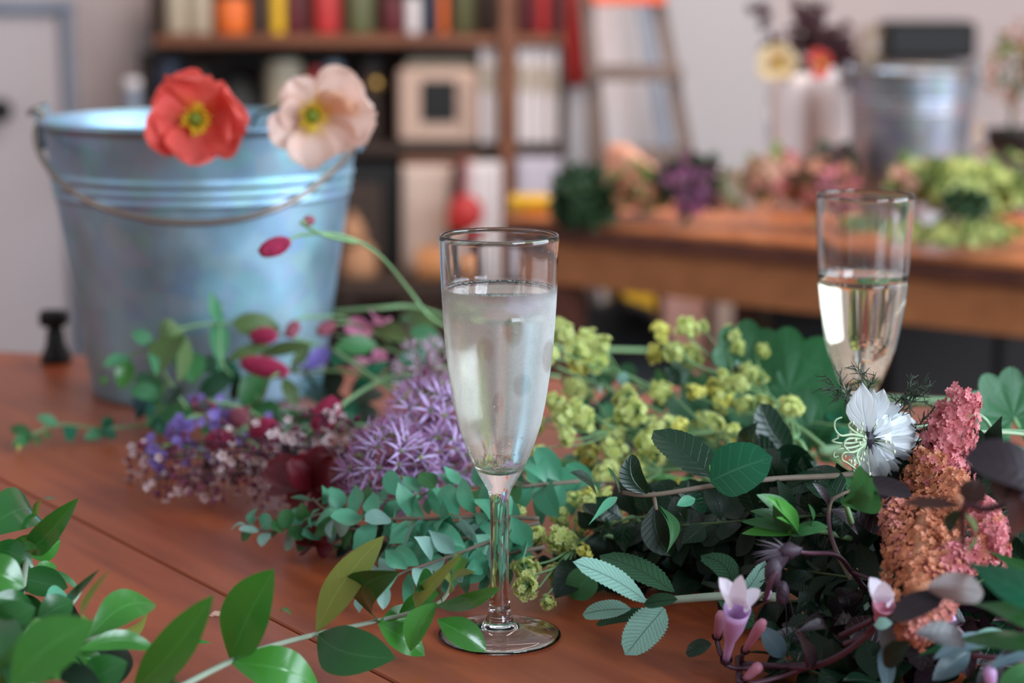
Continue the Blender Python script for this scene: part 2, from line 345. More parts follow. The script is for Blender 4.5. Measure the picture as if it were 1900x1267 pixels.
# ================================================================== CHAMPAGNE FLUTES
def glass_mat(name, fog=None):
    m, nt, b, o = new_mat(name)
    b.inputs['Base Color'].default_value = (1, 1, 1, 1); b.inputs['Transmission Weight'].default_value = 1; b.inputs['IOR'].default_value = 1.48; b.inputs['Roughness'].default_value = 0.0
    if fog:
        z0, z1, spots = fog
        tc = N(nt, 'ShaderNodeTexCoord'); sx = N(nt, 'ShaderNodeSeparateXYZ'); nt.links.new(tc.outputs['Object'], sx.inputs[0])
        nz = noise(nt, 90, 4); fine = noise(nt, 1500, 2)
        r1 = N(nt, 'ShaderNodeMapRange', interpolation_type='SMOOTHSTEP'); r1.inputs[1].default_value = z0 - .012; r1.inputs[2].default_value = z0 + .03
        nt.links.new(sx.outputs[2], r1.inputs[0])
        r2 = N(nt, 'ShaderNodeMapRange', interpolation_type='SMOOTHSTEP'); r2.inputs[1].default_value = z1 + .004; r2.inputs[2].default_value = z1 - .006
        nt.links.new(sx.outputs[2], r2.inputs[0])
        f = mth(nt, 'MULTIPLY', r1.outputs[0], r2.outputs[0])
        for (p, rx, rz, st) in spots:
            dx = mth(nt, 'DIVIDE', mth(nt, 'SUBTRACT', sx.outputs[0], p.x), rx); dz = mth(nt, 'DIVIDE', mth(nt, 'SUBTRACT', sx.outputs[2], p.z), rz)
            back = mth(nt, 'MULTIPLY', mth(nt, 'GREATER_THAN', sx.outputs[1], 0.0), 2.0)
            dd = mth(nt, 'ADD', mth(nt, 'ADD', mth(nt, 'MULTIPLY', dx, dx), mth(nt, 'MULTIPLY', dz, dz)), back)
            rg = N(nt, 'ShaderNodeMapRange', interpolation_type='SMOOTHSTEP'); rg.inputs[1].default_value = .4; rg.inputs[2].default_value = 1.5; rg.inputs[3].default_value = 1 - st; rg.inputs[4].default_value = 1
            nt.links.new(dd, rg.inputs[0]); f = mth(nt, 'MULTIPLY', f, rg.outputs[0])
        lw = N(nt, 'ShaderNodeLayerWeight'); lw.inputs[0].default_value = .5
        f2 = mth(nt, 'MULTIPLY', mth(nt, 'MULTIPLY', f, mth(nt, 'ADD', 0.75, mth(nt, 'MULTIPLY', nz, 0.5))), mth(nt, 'ADD', 0.8, lw.outputs['Facing']))
        nt.links.new(mth(nt, 'MULTIPLY', f2, 0.16), b.inputs['Roughness'])
        df = N(nt, 'ShaderNodeBsdfDiffuse'); df.inputs[0].default_value = (.93, .96, .97, 1); tr = N(nt, 'ShaderNodeBsdfTranslucent'); tr.inputs[0].default_value = (.93, .96, .94, 1)
        m1 = N(nt, 'ShaderNodeMixShader'); m1.inputs[0].default_value = .45; nt.links.new(df.outputs[0], m1.inputs[1]); nt.links.new(tr.outputs[0], m1.inputs[2])
        mx = N(nt, 'ShaderNodeMixShader'); nt.links.new(mth(nt, 'MULTIPLY', f2, mth(nt, 'ADD', 0.27, mth(nt, 'MULTIPLY', fine, 0.12))), mx.inputs[0])
        nt.links.new(b.outputs[0], mx.inputs[1]); nt.links.new(m1.outputs[0], mx.inputs[2]); nt.links.new(mx.outputs[0], o.inputs[0])
        bp = N(nt, 'ShaderNodeBump'); bp.inputs['Distance'].default_value = .0002; nt.links.new(mth(nt, 'MULTIPLY', f2, .25), bp.inputs['Strength']); nt.links.new(fine, bp.inputs['Height']); nt.links.new(bp.outputs[0], b.inputs['Normal'])
    return m
m_glass = glass_mat('clear_glass')
def wine_mat(name, col):
    m, nt, b, o = new_mat(name); b.inputs['Base Color'].default_value = col + (1,); b.inputs['Transmission Weight'].default_value = 1; b.inputs['IOR'].default_value = 1.34; b.inputs['Roughness'].default_value = 0
    return m
m_air = new_mat('air_bubble')[0]; b_ = m_air.node_tree.nodes['Principled BSDF']; b_.inputs['Transmission Weight'].default_value = 1; b_.inputs['IOR'].default_value = .75; b_.inputs['Roughness'].default_value = 0
m_foam = plain('bubble_foam', (.85, .9, .86), .15, var=.05); m_foam.node_tree.nodes['Principled BSDF'].inputs['Transmission Weight'].default_value = .6
GD = 0.988
gb = G(927, 1181); gb = V((gb.x, gb.y, 0))
def zy(py): return P(950, py, gb.y).z
def rp(px, py): return px * m_per_px(P(950, py, gb.y))
outer = [(438, 111), (446, 111.4), (490, 110), (532, 108), (590, 104.5), (640, 100.5), (680, 96), (713, 91), (750, 85), (787, 77), (817, 67), (842, 57.5), (862, 48), (880, 39), (895, 30), (907, 23), (918, 19), (935, 17.5), (1000, 17), (1070, 17.3), (1110, 18.4), (1135, 20.5), (1150, 22.5)]
def flute_profile():
    O = [(rp(r, y), zy(y)) for y, r in outer]
    O = O[::-1]  # bottom to top
    # the foot
    foot = [(.0, .0056), (.004, .0054), (.007, .0050), (.0105, .0038), (.015, .0030), (.020, .0022), (.0255, .0012), (.0280, .0002), (.0288, .0), (.0300, .0004), (.0306, .0013), (.0300, .0023), (.0270, .0029), (.0190, .0042), (.0120, .0056), (.0082, .0072), (.0068, .0092)]
    O2 = [p for p in O if p[1] > .0105]
    rim_r, rim_z = O[-1]
    t = .0010
    inner = [(rim_r - t * .15, rim_z + .0006), (rim_r - t * .5, rim_z + .0009), (rim_r - t * .9, rim_z + .0006), (rim_r - t * 1.1, rim_z)]
    I = [(r - t * 1.05, z) for r, z in O[::-1][1:] if z > zy(838)]
    zb = zy(871)
    rl, zl = I[-1]
    for k in range(1, 9):
        a = k / 8 * math.pi / 2
        I.append((rl * math.cos(a), zb + (zl - zb) * (1 - math.sin(a))))
    I[-1] = (0, zb)
    return foot, O2, inner, I
foot, O2, rimp, I_ = flute_profile()
def inner_r(z):
    L = rimp[-1:] + I_
    for i in range(len(L) - 1):
        if L[i][1] >= z >= L[i + 1][1]:
            f = (L[i][1] - z) / max(1e-9, L[i][1] - L[i + 1][1]); return L[i][0] + (L[i + 1][0] - L[i][0]) * f
    return 0
ZL = zy(534)
loc2 = P(1606, 365, 1.205); loc2 = V((loc2.x, 1.205, 0))
spots = [(P(952, 596, GD), 17 * .000268, 27 * .000268, .85), (P(902, 632, GD), 15 * .000268, 22 * .000268, .5), (P(1018, 655, GD), 12 * .000268, 30 * .000268, .55), (P(968, 700, GD), 15 * .000268, 20 * .000268, .55), (P(897, 822, GD), 10 * .000268, 24 * .000268, .5), (P(925, 730, GD), 9 * .000268, 20 * .000268, .5)]
spots = [(p - gb, a, b, s) for p, a, b, s in spots]
for p, *_ in spots: pass
m_fog = glass_mat('glass_with_condensation', (zy(862), ZL, spots))
def seg(profile, upto):
    return profile
def make_flute(loc, label, fog, sc, level, winecol, winelabel, seed):
    t = thing('champagne_flute', label, 'wine glass', loc, 'champagne flutes')
    def S(p): return [(r * sc, z * sc) for r, z in p]
    full = foot + O2 + rimp + I_
    # one closed lathe; bowl, stem and foot share the surface, so the glass stays one clear body
    mb = MB(); n = 96; prof = S(full); m = len(prof)
    mb.lathe([(max(r, 0.00001), z) for r, z in prof], loc, n)
    bowl0 = len(foot) + next(i for i, p in enumerate(O2) if p[1] > zy(895))
    bowl1 = len(foot) + len(O2) - 1
    fi = 0
    for i in range(m - 1):
        for k in range(n):
            if bowl0 <= i < bowl1: mb.mi[fi] = 1
            fi += 1
    mb.build('glass_body', [m_glass, m_fog if fog else m_glass], t)
    w = MB(); e = .00025
    prof = [(max(r + e, 0.00001), z - (e if r < .004 else 0)) for r, z in S(I_) if z < level][::-1]
    rl = inner_r(level / sc) * sc + e
    prof += [(rl, level), (rl - .0012, level - .0005), (rl - .003, level - .0009), (.00001, level - .001)]
    w.lathe(prof, loc, 96)
    wo = w.build('sparkling_wine', wine_mat('wine_' + str(seed), winecol)); tag(wo, winelabel, 'drink', 'sparkling wine in the flutes')
    rr = random.Random(seed); bb = MB(); zb = I_[-1][1] * sc
    for k in range(150 if fog else 60):
        u = rr.random() ** 3.0; z = zb + .002 + u * (level - zb - .006)
        if k < 70: z = zb + .0015 + rr.random() ** 1.6 * .02
        rm = inner_r(z / sc) * sc - .0011
        if rm < .001: continue
        a = rr.uniform(0, 6.28); q = rm * (rr.uniform(.75, 1) if k % 3 else rr.random()); s = rr.uniform(.00022, .0006)
        bb.ball(loc + V((q * math.cos(a), q * math.sin(a), z)), s, 8)
    bb.build('bubble', m_air, wo, kind='stuff')
    fb = MB()
    for k in range(260 if fog else 120):
        a = rr.uniform(0, 6.28); q = rl - .0012 - abs(rr.gauss(0, .0006)); fb.ball(loc + V((q * math.cos(a), q * math.sin(a), level - .0003)), rr.uniform(.00018, .00042), 6)
    if fog:
        for k in range(90):
            a = rr.uniform(0, 6.28); q = (rl - .002) * math.sqrt(rr.random()); fb.ball(loc + V((q * math.cos(a), q * math.sin(a), level - .0009)), rr.uniform(.00015, .0003), 6)
    fb.build('foam_ring', m_foam, wo, kind='stuff')
    if fog:
        db = MB()
        for k in range(46):
            z = rr.uniform(zy(530), zy(450)); a = rr.uniform(2.6, 6.8); q = inner_r(z) - .0001
            db.ball(loc + V((q * math.cos(a), q * math.sin(a), z)), rr.uniform(.0001, .00032), 6)
        db.build('droplet', m_glass, t, kind='stuff')
    return t
make_flute(gb, 'tall clear champagne flute, sharp and misted, standing foremost in the middle of the table', True, 1.0, ZL, (.975, .985, .90), 'pale sparkling wine in the misted front flute', 3)
make_flute(loc2, 'clear champagne flute standing farther back, right, behind the white flower', False, .985, P(1606, 506, 1.205).z, (.97, .95, .80), 'golden sparkling wine half filling the flute at the back right', 4)

# ================================================================== FRONT BUCKET
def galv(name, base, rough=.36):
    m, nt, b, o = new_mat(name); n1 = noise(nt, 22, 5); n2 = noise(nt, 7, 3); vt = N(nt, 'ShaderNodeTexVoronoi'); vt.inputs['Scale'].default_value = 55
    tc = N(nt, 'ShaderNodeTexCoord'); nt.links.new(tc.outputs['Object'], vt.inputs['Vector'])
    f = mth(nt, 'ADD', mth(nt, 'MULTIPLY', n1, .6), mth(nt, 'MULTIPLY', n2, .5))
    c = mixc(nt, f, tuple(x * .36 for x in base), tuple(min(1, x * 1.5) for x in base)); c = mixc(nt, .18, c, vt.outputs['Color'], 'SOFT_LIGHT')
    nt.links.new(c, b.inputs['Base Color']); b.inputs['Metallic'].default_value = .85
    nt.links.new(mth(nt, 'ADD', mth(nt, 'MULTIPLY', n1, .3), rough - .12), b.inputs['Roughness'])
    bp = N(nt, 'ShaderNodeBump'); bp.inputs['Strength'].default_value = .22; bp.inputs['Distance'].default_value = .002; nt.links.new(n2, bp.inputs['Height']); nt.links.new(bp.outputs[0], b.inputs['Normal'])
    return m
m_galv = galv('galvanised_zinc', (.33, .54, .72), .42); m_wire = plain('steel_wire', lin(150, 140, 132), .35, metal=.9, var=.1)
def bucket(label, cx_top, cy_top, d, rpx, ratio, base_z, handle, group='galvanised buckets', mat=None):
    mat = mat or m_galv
    c = P(cx_top, cy_top, d); Rt = rpx * m_per_px(c); zt = c.z - base_z; Rb = Rt * ratio; base = V((c.x, d, base_z))
    t = thing('galvanised_bucket', label, 'bucket', base, group)
    def rr(f): return Rb + (Rt - Rb) * f
    o = [(0.0001, .004), (Rb * .93, .004), (Rb * .95, 0), (Rb, 0), (Rb + .001, .004), (rr(.05), zt * .05)]
    for f, dr in ((.1, 0), (.3, 0), (.5, 0), (.66, 0), (.72, 0), (.722, 0), (.727, .0012), (.735, .0016), (.743, .0012), (.748, 0), (.755, 0), (.76, .0012), (.768, .0016), (.776, .0012), (.781, 0), (.79, 0), (.796, .0014), (.804, .0018), (.812, .0014), (.818, 0), (.825, 0), (.9, 0), (.962, 0), (.974, 0), (.978, .0022), (.988, .0036), (1.0, .0028)): o.append((rr(f) + dr, zt * f))
    o += [(Rt, zt + .001), (Rt - .002, zt - .002)]
    for f in (.9, .7, .5, .3, .1): o.append((rr(f) - .0012, zt * f))
    o += [(Rb - .002, .008), (.0001, .008)]
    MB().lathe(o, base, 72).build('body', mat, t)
    for sx in (-1, 1):
        e = MB(); p = base + V((sx * (Rt + .001), 0, zt - .012))
        e.box((p.x - .003, p.y - .016, p.z - .012), (p.x + .003, p.y + .016, p.z + .022), bev=.003)
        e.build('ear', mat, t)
    h = MB()
    if handle == 'front':
        L = [(52, 212, d - .02), (66, 203, d - .02), (80, 213, d - .02), (66, 245, d - .05), (74, 285, d - .08), (110, 335, d - .125), (175, 378, d - .155), (270, 406, d - .172), (370, 414, d - .178), (460, 403, d - .176), (540, 374, d - .165), (610, 325, d - .13), (655, 275, d - .07), (676, 232, d)]
        h.tube([P(*q) for q in L], .0024, 8)
    else:
        L = [base + V((Rt * 1.02 * math.cos(a), .004 - Rt * .98 * math.sin(a), zt - .005 - .11 * math.sin(a) * 0 + .012 * math.sin(a))) for a in [math.pi * i / 12 for i in range(13)]]
        h.tube(L, .0022, 8)
    h.build('handle', m_wire, t)
    return t
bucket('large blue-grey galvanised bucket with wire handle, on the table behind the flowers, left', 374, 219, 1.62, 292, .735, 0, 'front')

# ================================================================== POPPIES
def poppy_mat(name, col, deep, rough=.55, tr=.38):
    m, nt, b, o = new_mat(name); uv = N(nt, 'ShaderNodeUVMap'); sx = N(nt, 'ShaderNodeSeparateXYZ'); nt.links.new(uv.outputs[0], sx.inputs[0])
    rg = N(nt, 'ShaderNodeMapRange'); rg.inputs[1].default_value = .1; rg.inputs[2].default_value = .42; nt.links.new(sx.outputs[0], rg.inputs[0])
    nz = noise(nt, 45, 4); c = mixc(nt, rg.outputs[0], deep, col); c = mixc(nt, mth(nt, 'MULTIPLY', nz, .5), c, tuple(x * .8 for x in col))
    wv = N(nt, 'ShaderNodeTexWave'); wv.inputs['Scale'].default_value = 6; wv.inputs['Distortion'].default_value = 2; wv.bands_direction = 'Y'; nt.links.new(uv.outputs[0], wv.inputs['Vector'])
    bp = N(nt, 'ShaderNodeBump'); bp.inputs['Strength'].default_value = .35; bp.inputs['Distance'].default_value = .0015; nt.links.new(wv.outputs['Fac'], bp.inputs['Height']); nt.links.new(bp.outputs[0], b.inputs['Normal'])
    nt.links.new(c, b.inputs['Base Color']); b.inputs['Roughness'].default_value = rough
    tn = N(nt, 'ShaderNodeBsdfTranslucent'); nt.links.new(c, tn.inputs[0]); mx = N(nt, 'ShaderNodeMixShader'); mx.inputs[0].default_value = tr
    nt.links.new(b.outputs[0], mx.inputs[1]); nt.links.new(tn.outputs[0], mx.inputs[2]); nt.links.new(mx.outputs[0], o.inputs[0]); return m
m_coral = poppy_mat('coral_petal', lin(248, 108, 98), lin(236, 140, 50)); m_peach = poppy_mat('peach_petal', lin(255, 222, 208), lin(245, 200, 90)); m_peach2 = poppy_mat('peach_petal_inner', lin(255, 205, 175), lin(240, 190, 60))
m_cream = poppy_mat('cream_petal', lin(250, 232, 190), lin(230, 90, 50))
m_stamen = plain('yellow_stamen', lin(225, 195, 30), .6, var=.25, scale=200); m_pod = plain('green_seed_pod', lin(105, 120, 25), .6)
m_stem = plain('green_stem', lin(120, 158, 108), .5, var=.15, spec=.4); m_stemd = plain('dark_green_stem', lin(62, 84, 44), .5)
LOBE = [.16, .30, .50, .74, .93, 1, .98, .82, .34]
def poppy(label, c, petals, mats, stem, r=1.0, seed=0, group=None):
    rr = random.Random(seed); C = P(*c); t = thing('poppy', label, 'flower', C, group); px = m_per_px(C)
    n = (CP - C).normalized() * .9 + V((.0, 0, -.12))
    n.normalize()
    for i, (tx, ty, w, dd, roll, mi) in enumerate(petals):
        mb = MB(); mb.blade(C + V((0, .006, 0)), P(tx, ty, c[2] + dd), w * px, n=n, shape=LOBE, bend=-.10, fold=.35, curl=-.05, roll=roll, nu=18, nv=18, ruf=.10, ruk=3.3, ph=rr.uniform(0, 6), zmin=None)
        mb.build('petal', mats[mi], t)
    s = MB(); q = V((0, 0, 1)).rotation_difference(n); o = C - V((0, .004, 0))
    for k in range(70):
        a = rr.uniform(0, 6.28); u = rr.uniform(.45, 1.0); tip = o + q @ V((math.cos(a) * u * 27 * px * r, math.sin(a) * u * 32 * px * r, rr.uniform(.005, .009)))
        s.tube([o + q @ V((math.cos(a) * .002, math.sin(a) * .002, 0)), tip], .0003, 4, smooth=False); s.ball(tip, (.0011, .0007, .0013), 6, q=q)
    s.build('stamens', m_stamen, t, kind='stuff')
    p = MB(); p.lathe([(.0005, 0), (.003, .001), (.0045, .005), (.004, .008), (.0052, .009), (.001, .0102), (.0001, .0102)], o - n * .001, 14, axis=n); p.build('seed_pod', m_pod, t)
    b = MB(); b.tube([P(*q_) for q_ in stem], .0014, 7); b.build('stem', m_stemd, t)
    return t
poppy('coral-red poppy with yellow centre hanging over the bucket rim', (364, 218, 1.452), [(306, 148, 118, -.002, .2, 0), (270, 264, 92, -.018, .2, 0), (404, 148, 176, -.014, -.1, 0), (458, 236, 128, -.020, .1, 0), (346, 308, 100, -.026, 0, 0), (282, 208, 96, -.010, .2, 0), (425, 272, 90, -.024, .1, 0)], [m_coral], [(364, 218, 1.458), (372, 200, 1.49), (390, 192, 1.54), (420, 215, 1.62), (440, 330, 1.65)], seed=2)
poppy('pale peach poppy with yellow centre over the bucket rim, right of the coral one', (580, 212, 1.452), [(540, 146, 76, .0, 0, 0), (504, 266, 84, -.020, .3, 0), (516, 205, 70, -.01, .1, 0), (665, 142, 110, .0, 0, 0), (700, 215, 116, -.016, .1, 0), (662, 270, 70, -.01, .1, 0), (578, 318, 96, -.034, 0, 0), (655, 178, 84, -.034, .4, 1)], [m_peach, m_peach2], [(580, 212, 1.458), (540, 195, 1.48), (500, 205, 1.50), (470, 225, 1.56), (450, 330, 1.65)], seed=5)
# ================================================================== GREENERY MATERIALS
m_laurel = leafy('glossy_green_leaf', lin(56, 120, 42), lin(104, 132, 58), rough=.2, trans=.22, vein=.28, spec=.6, nside=7, bump=.12, sidev=0.12)
m_laurelo = leafy('olive_leaf', lin(112, 120, 54), lin(130, 130, 70), rough=.4, trans=.3, vein=.3, spec=.5, nside=7, sidev=0.12)
m_laureld = leafy('dark_glossy_leaf', lin(30, 82, 32), lin(66, 104, 48), rough=.2, trans=.15, vein=.2, spec=.6, bump=.1, sidev=0.12)
m_young = leafy('young_green_leaf', lin(76, 144, 60), rough=.3, trans=.35, vein=.2, sidev=0.12)
m_euc = leafy('blue_green_leaf', lin(84, 158, 124), lin(112, 172, 144), rough=.45, trans=.22, vein=.12, nside=6, var=.3, bump=.1, sidev=0.12)
m_eucp = leafy('pale_blue_green_leaf', lin(130, 172, 160), lin(150, 185, 176), rough=.5, trans=.2, vein=.15, bump=.1, sidev=0.12)
m_mint = leafy('dark_veined_leaf', lin(16, 50, 30), lin(36, 76, 50), rough=.32, trans=.15, vein=.22, nside=8, bump=.6)
m_teal = leafy('teal_green_leaf', lin(22, 100, 68), lin(70, 130, 100), rough=.42, trans=.22, vein=.35, nside=6, bump=.25)
m_green = leafy('mid_green_leaf', lin(58, 114, 62), lin(110, 160, 110), rough=.4, trans=.28, vein=.25)
m_vine = leafy('soft_green_leaf', lin(84, 150, 104), lin(120, 140, 90), rough=.5, trans=.35, vein=.15)
m_vined = leafy('olive_green_leaf', lin(88, 112, 60), lin(96, 120, 76), rough=.5, trans=.3, vein=.2)
m_sage = leafy('felted_grey_green_leaf', lin(136, 178, 162), lin(140, 180, 165), sidev=.3, rough=.85, trans=.12, vein=.12, nside=14, spec=.15, bump=1.0, var=.12)
m_saged = leafy('felted_dark_leaf', lin(52, 88, 62), lin(110, 145, 125), rough=.8, trans=.12, vein=.25, nside=12, spec=.2, bump=1.0)
m_plum = leafy('dark_purple_leaf', lin(32, 18, 26), lin(42, 28, 38), rough=.38, trans=.1, vein=.1, nside=7, spec=.5)
m_plumb = leafy('brown_purple_leaf', lin(74, 46, 40), lin(66, 52, 40), rough=.4, trans=.2, vein=.2, sidev=0.12)
m_slate = leafy('slate_blue_leaf', lin(78, 100, 108), lin(70, 82, 92), rough=.35, trans=.1, vein=.2, spec=.6, sidev=0.12)
m_shade = leafy('deep_shade_green_leaf', lin(12, 34, 18), lin(28, 50, 28), rough=.5, trans=.1, vein=.12, spec=.3)  # dark foliage green, deepened in colour to stand in for heap shade
m_mantle = leafy('mantle_leaf', lin(46, 104, 62), lin(86, 140, 92), rough=.5, trans=.3, vein=.22, nside=2, bump=.4)
m_bark = plain('brown_twig', lin(112, 98, 84), .7, var=.2, scale=80); m_greybark = plain('grey_green_twig', lin(142, 152, 132), .55, var=.15, scale=90)
m_redtwig = plain('purple_brown_twig', lin(78, 44, 58), .45, var=.3, scale=60)
m_chart = leafy('chartreuse_blossom', lin(226, 236, 158), lin(222, 232, 158), rough=.6, trans=.42, vein=0, bump=0, var=.18)
m_charty = leafy('yellow_blossom', lin(220, 212, 112), rough=.6, trans=.3, vein=0, bump=0, var=.2)

# ================================================================== LEAFY BRANCHES PLACED LEAF BY LEAF
def branch(name, label, cat, stems, leaves, group=None, stemmat=None, extra=None):
    """stems: [(points, r0, r1)]; leaves: (bx,by,bz, tx,ty,tz, w, material, options)"""
    t = thing(name, label, cat, G(stems[0][0][0][0], stems[0][0][0][1], stems[0][0][0][2]), group)
    s = MB()
    for (pl, r0, r1) in stems: s.tube(pts(pl), (r0, r1), 8)
    s.build('stem', stemmat or m_greybark, t)
    for L in leaves:
        bx, by, bz, tx, ty, tz, w, mat = L[:8]; kw = dict(L[8]) if len(L) > 8 else {}
        b, e = G(bx, by, bz), G(tx, ty, tz); nm = kw.pop('name', 'leaf')
        mb = MB(); mb.blade(b, e, w * m_per_px((b + e) / 2), **kw); mb.build(nm, mat, t)
    return t
B = lambda **k: k
branch('laurel_branch', 'glossy green leafy branch lying in front, its tip touching the front flute foot', 'branch',
  [([(320, 1282, .02), (430, 1226, .026), (500, 1200, .026), (590, 1176, .022), (700, 1152, .022), (808, 1122, .03), (838, 1085, .04)], .0016, .0009)],
  [(428, 1222, .026, 509, 1056, .075, 107, m_laurel, B(fold=.25, bend=.04, roll=-.35)),
   (430, 1228, .026, 592, 1275, .012, 86, m_laurel, B(bend=.22, fold=.05)),
   (588, 1172, .024, 712, 994, .07, 63, m_laurelo, B(fold=.1, bend=.03, roll=.3, side=-.06)),
   (590, 1178, .024, 733, 1222, .020, 102, m_laureld, B(bend=.12, side=.14, fold=.08)),
   (702, 1156, .022, 788, 1216, .006, 53, m_laurel, B(bend=.08)),
   (704, 1152, .022, 741, 1060, .06, 72, m_laureld, B(side=-.18, fold=.3, bend=.1)),
   (706, 1156, .022, 806, 1134, .02, 56, m_laurel, B(bend=-.05, fold=.2)),
   (740, 1142, .022, 815, 1098, .035, 39, m_laurel, B(bend=.05)),
   (809, 1124, .032, 929, 1092, .055, 42, m_laurel, B(bend=-.06, fold=.2)),
   (811, 1118, .034, 761, 1208, .012, 56, m_young, B(bend=.12, fold=.5, roll=.5)),
   (812, 1150, .024, 903, 1208, .010, 56, m_laurel, B(bend=.1, fold=.25)),
   (768, 1118, .03, 860, 1024, .075, 30, m_laurelo, B(roll=.6, side=.06)),
   (838, 1085, .04, 851, 1034, .065, 26, m_young, B(fold=.5)),
   (836, 1088, .04, 882, 1062, .055, 23, m_laurelo, B(fold=.3)),
   (832, 1100, .04, 806, 1060, .06, 26, m_laurelo, B(fold=.3)),
   (820, 1118, .035, 770, 1100, .05, 39, m_laureld, B(side=.2, fold=.3)),
   (520, 1136, .028, 540, 1141, .034, 10, m_young, {}),
   (335, 1190, .02, 392, 1193, .02, 9, m_young, {})])
branch('laurel_branch', 'dense glossy dark green leafy branch in the bottom left corner', 'branch',
  [([(-60, 1300, .01), (20, 1180, .04), (40, 1100, .05), (50, 1030, .055)], .0022, .0012), ([(20, 1180, .04), (120, 1130, .045), (150, 1095, .05)], .0016, .0009), ([(-20, 1260, .02), (90, 1215, .03), (160, 1190, .04), (215, 1172, .04)], .0018, .001), ([(-60, 1290, .01), (120, 1290, .02), (250, 1275, .025)], .002, .001)],
  [(50, 1024, .055, 146, 924, .09, 51, m_laurel, B(fold=.3, side=.05, roll=.2)), (66, 984, .06, 104, 926, .09, 17, m_laurel, {}),
   (-50, 1000, .07, 72, 972, .06, 90, m_laureld, B(bend=.2, side=-.05)), (14, 1012, .06, 113, 1000, .065, 30, m_laurel, B(roll=.3)),
   (50, 1028, .05, 112, 1004, .055, 44, m_laurel, B(side=.12)), (-30, 1020, .06, 64, 1060, .05, 51, m_laureld, B(side=-.12, bend=.1)),
   (-50, 1050, .07, 45, 1090, .06, 77, m_laurel, B(bend=.15)), (32, 1070, .05, 126, 1090, .045, 60, m_laureld, B(bend=-.04, fold=.3)),
   (98, 1056, .05, 150, 1096, .04, 12, m_green, {}), (60, 1062, .05, 105, 1050, .05, 28, m_laurel, {}),
   (122, 1118, .045, 185, 1056, .07, 23, m_laureld, B(side=.1)), (168, 1152, .045, 204, 1056, .085, 26, m_laurelo, B(side=.08, roll=.4)),
   (165, 1182, .04, 289, 1122, .045, 67, m_laurel, B(bend=.16, side=-.1)), (216, 1174, .03, 275, 1126, .035, 26, m_laurelo, B(roll=1.0, side=.15)),
   (148, 1206, .04, 292, 1206, .035, 39, m_laurel, B(bend=.1, side=-.1)), (22, 1270, .06, 176, 1152, .085, 107, m_laurel, B(bend=.05, fold=.12, side=-.06)),
   (70, 1148, .05, 136, 1116, .055, 58, m_laureld, B(bend=.1)), (-6, 1170, .055, 66, 1128, .065, 70, m_laureld, B(bend=.2)), (84, 1120, .048, 118, 1096, .05, 34, m_euc, B(bend=.2)),
   (150, 1275, .03, 236, 1228, .04, 72, m_laureld, B(bend=.1)), (-20, 1110, .06, 62, 1124, .05, 39, m_laureld, B(bend=.1)), (-30, 1140, .06, 20, 1270, .05, 93, m_laureld, {}),
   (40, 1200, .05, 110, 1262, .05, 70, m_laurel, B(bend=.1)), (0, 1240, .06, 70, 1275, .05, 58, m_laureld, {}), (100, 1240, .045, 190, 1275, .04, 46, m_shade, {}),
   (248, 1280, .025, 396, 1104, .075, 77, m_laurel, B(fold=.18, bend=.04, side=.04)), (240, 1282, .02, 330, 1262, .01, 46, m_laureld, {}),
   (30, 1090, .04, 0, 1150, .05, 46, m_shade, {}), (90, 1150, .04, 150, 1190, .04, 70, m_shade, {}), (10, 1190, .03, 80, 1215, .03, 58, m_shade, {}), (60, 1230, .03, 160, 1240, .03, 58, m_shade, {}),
   (-10, 1130, .03, 90, 1180, .03, 90, m_laureld, {}), (40, 1260, .02, 130, 1190, .03, 90, m_laureld, {}), (130, 1280, .02, 190, 1180, .03, 70, m_shade, {}), (-10, 1200, .02, 70, 1160, .03, 90, m_shade, {}), (60, 1150, .02, 150, 1165, .03, 80, m_shade, {}), (180, 1290, .02, 236, 1205, .03, 60, m_shade, {}), (100, 1160, .052, 40, 1230, .05, 60, m_laurel, B(bend=.15)), (196, 1230, .03, 120, 1216, .035, 44, m_laurel, {}), (-20, 1075, .04, 60, 1095, .04, 60, m_shade, {}), (0, 1280, .05, 90, 1180, .07, 74, m_laurel, B(bend=.1))])

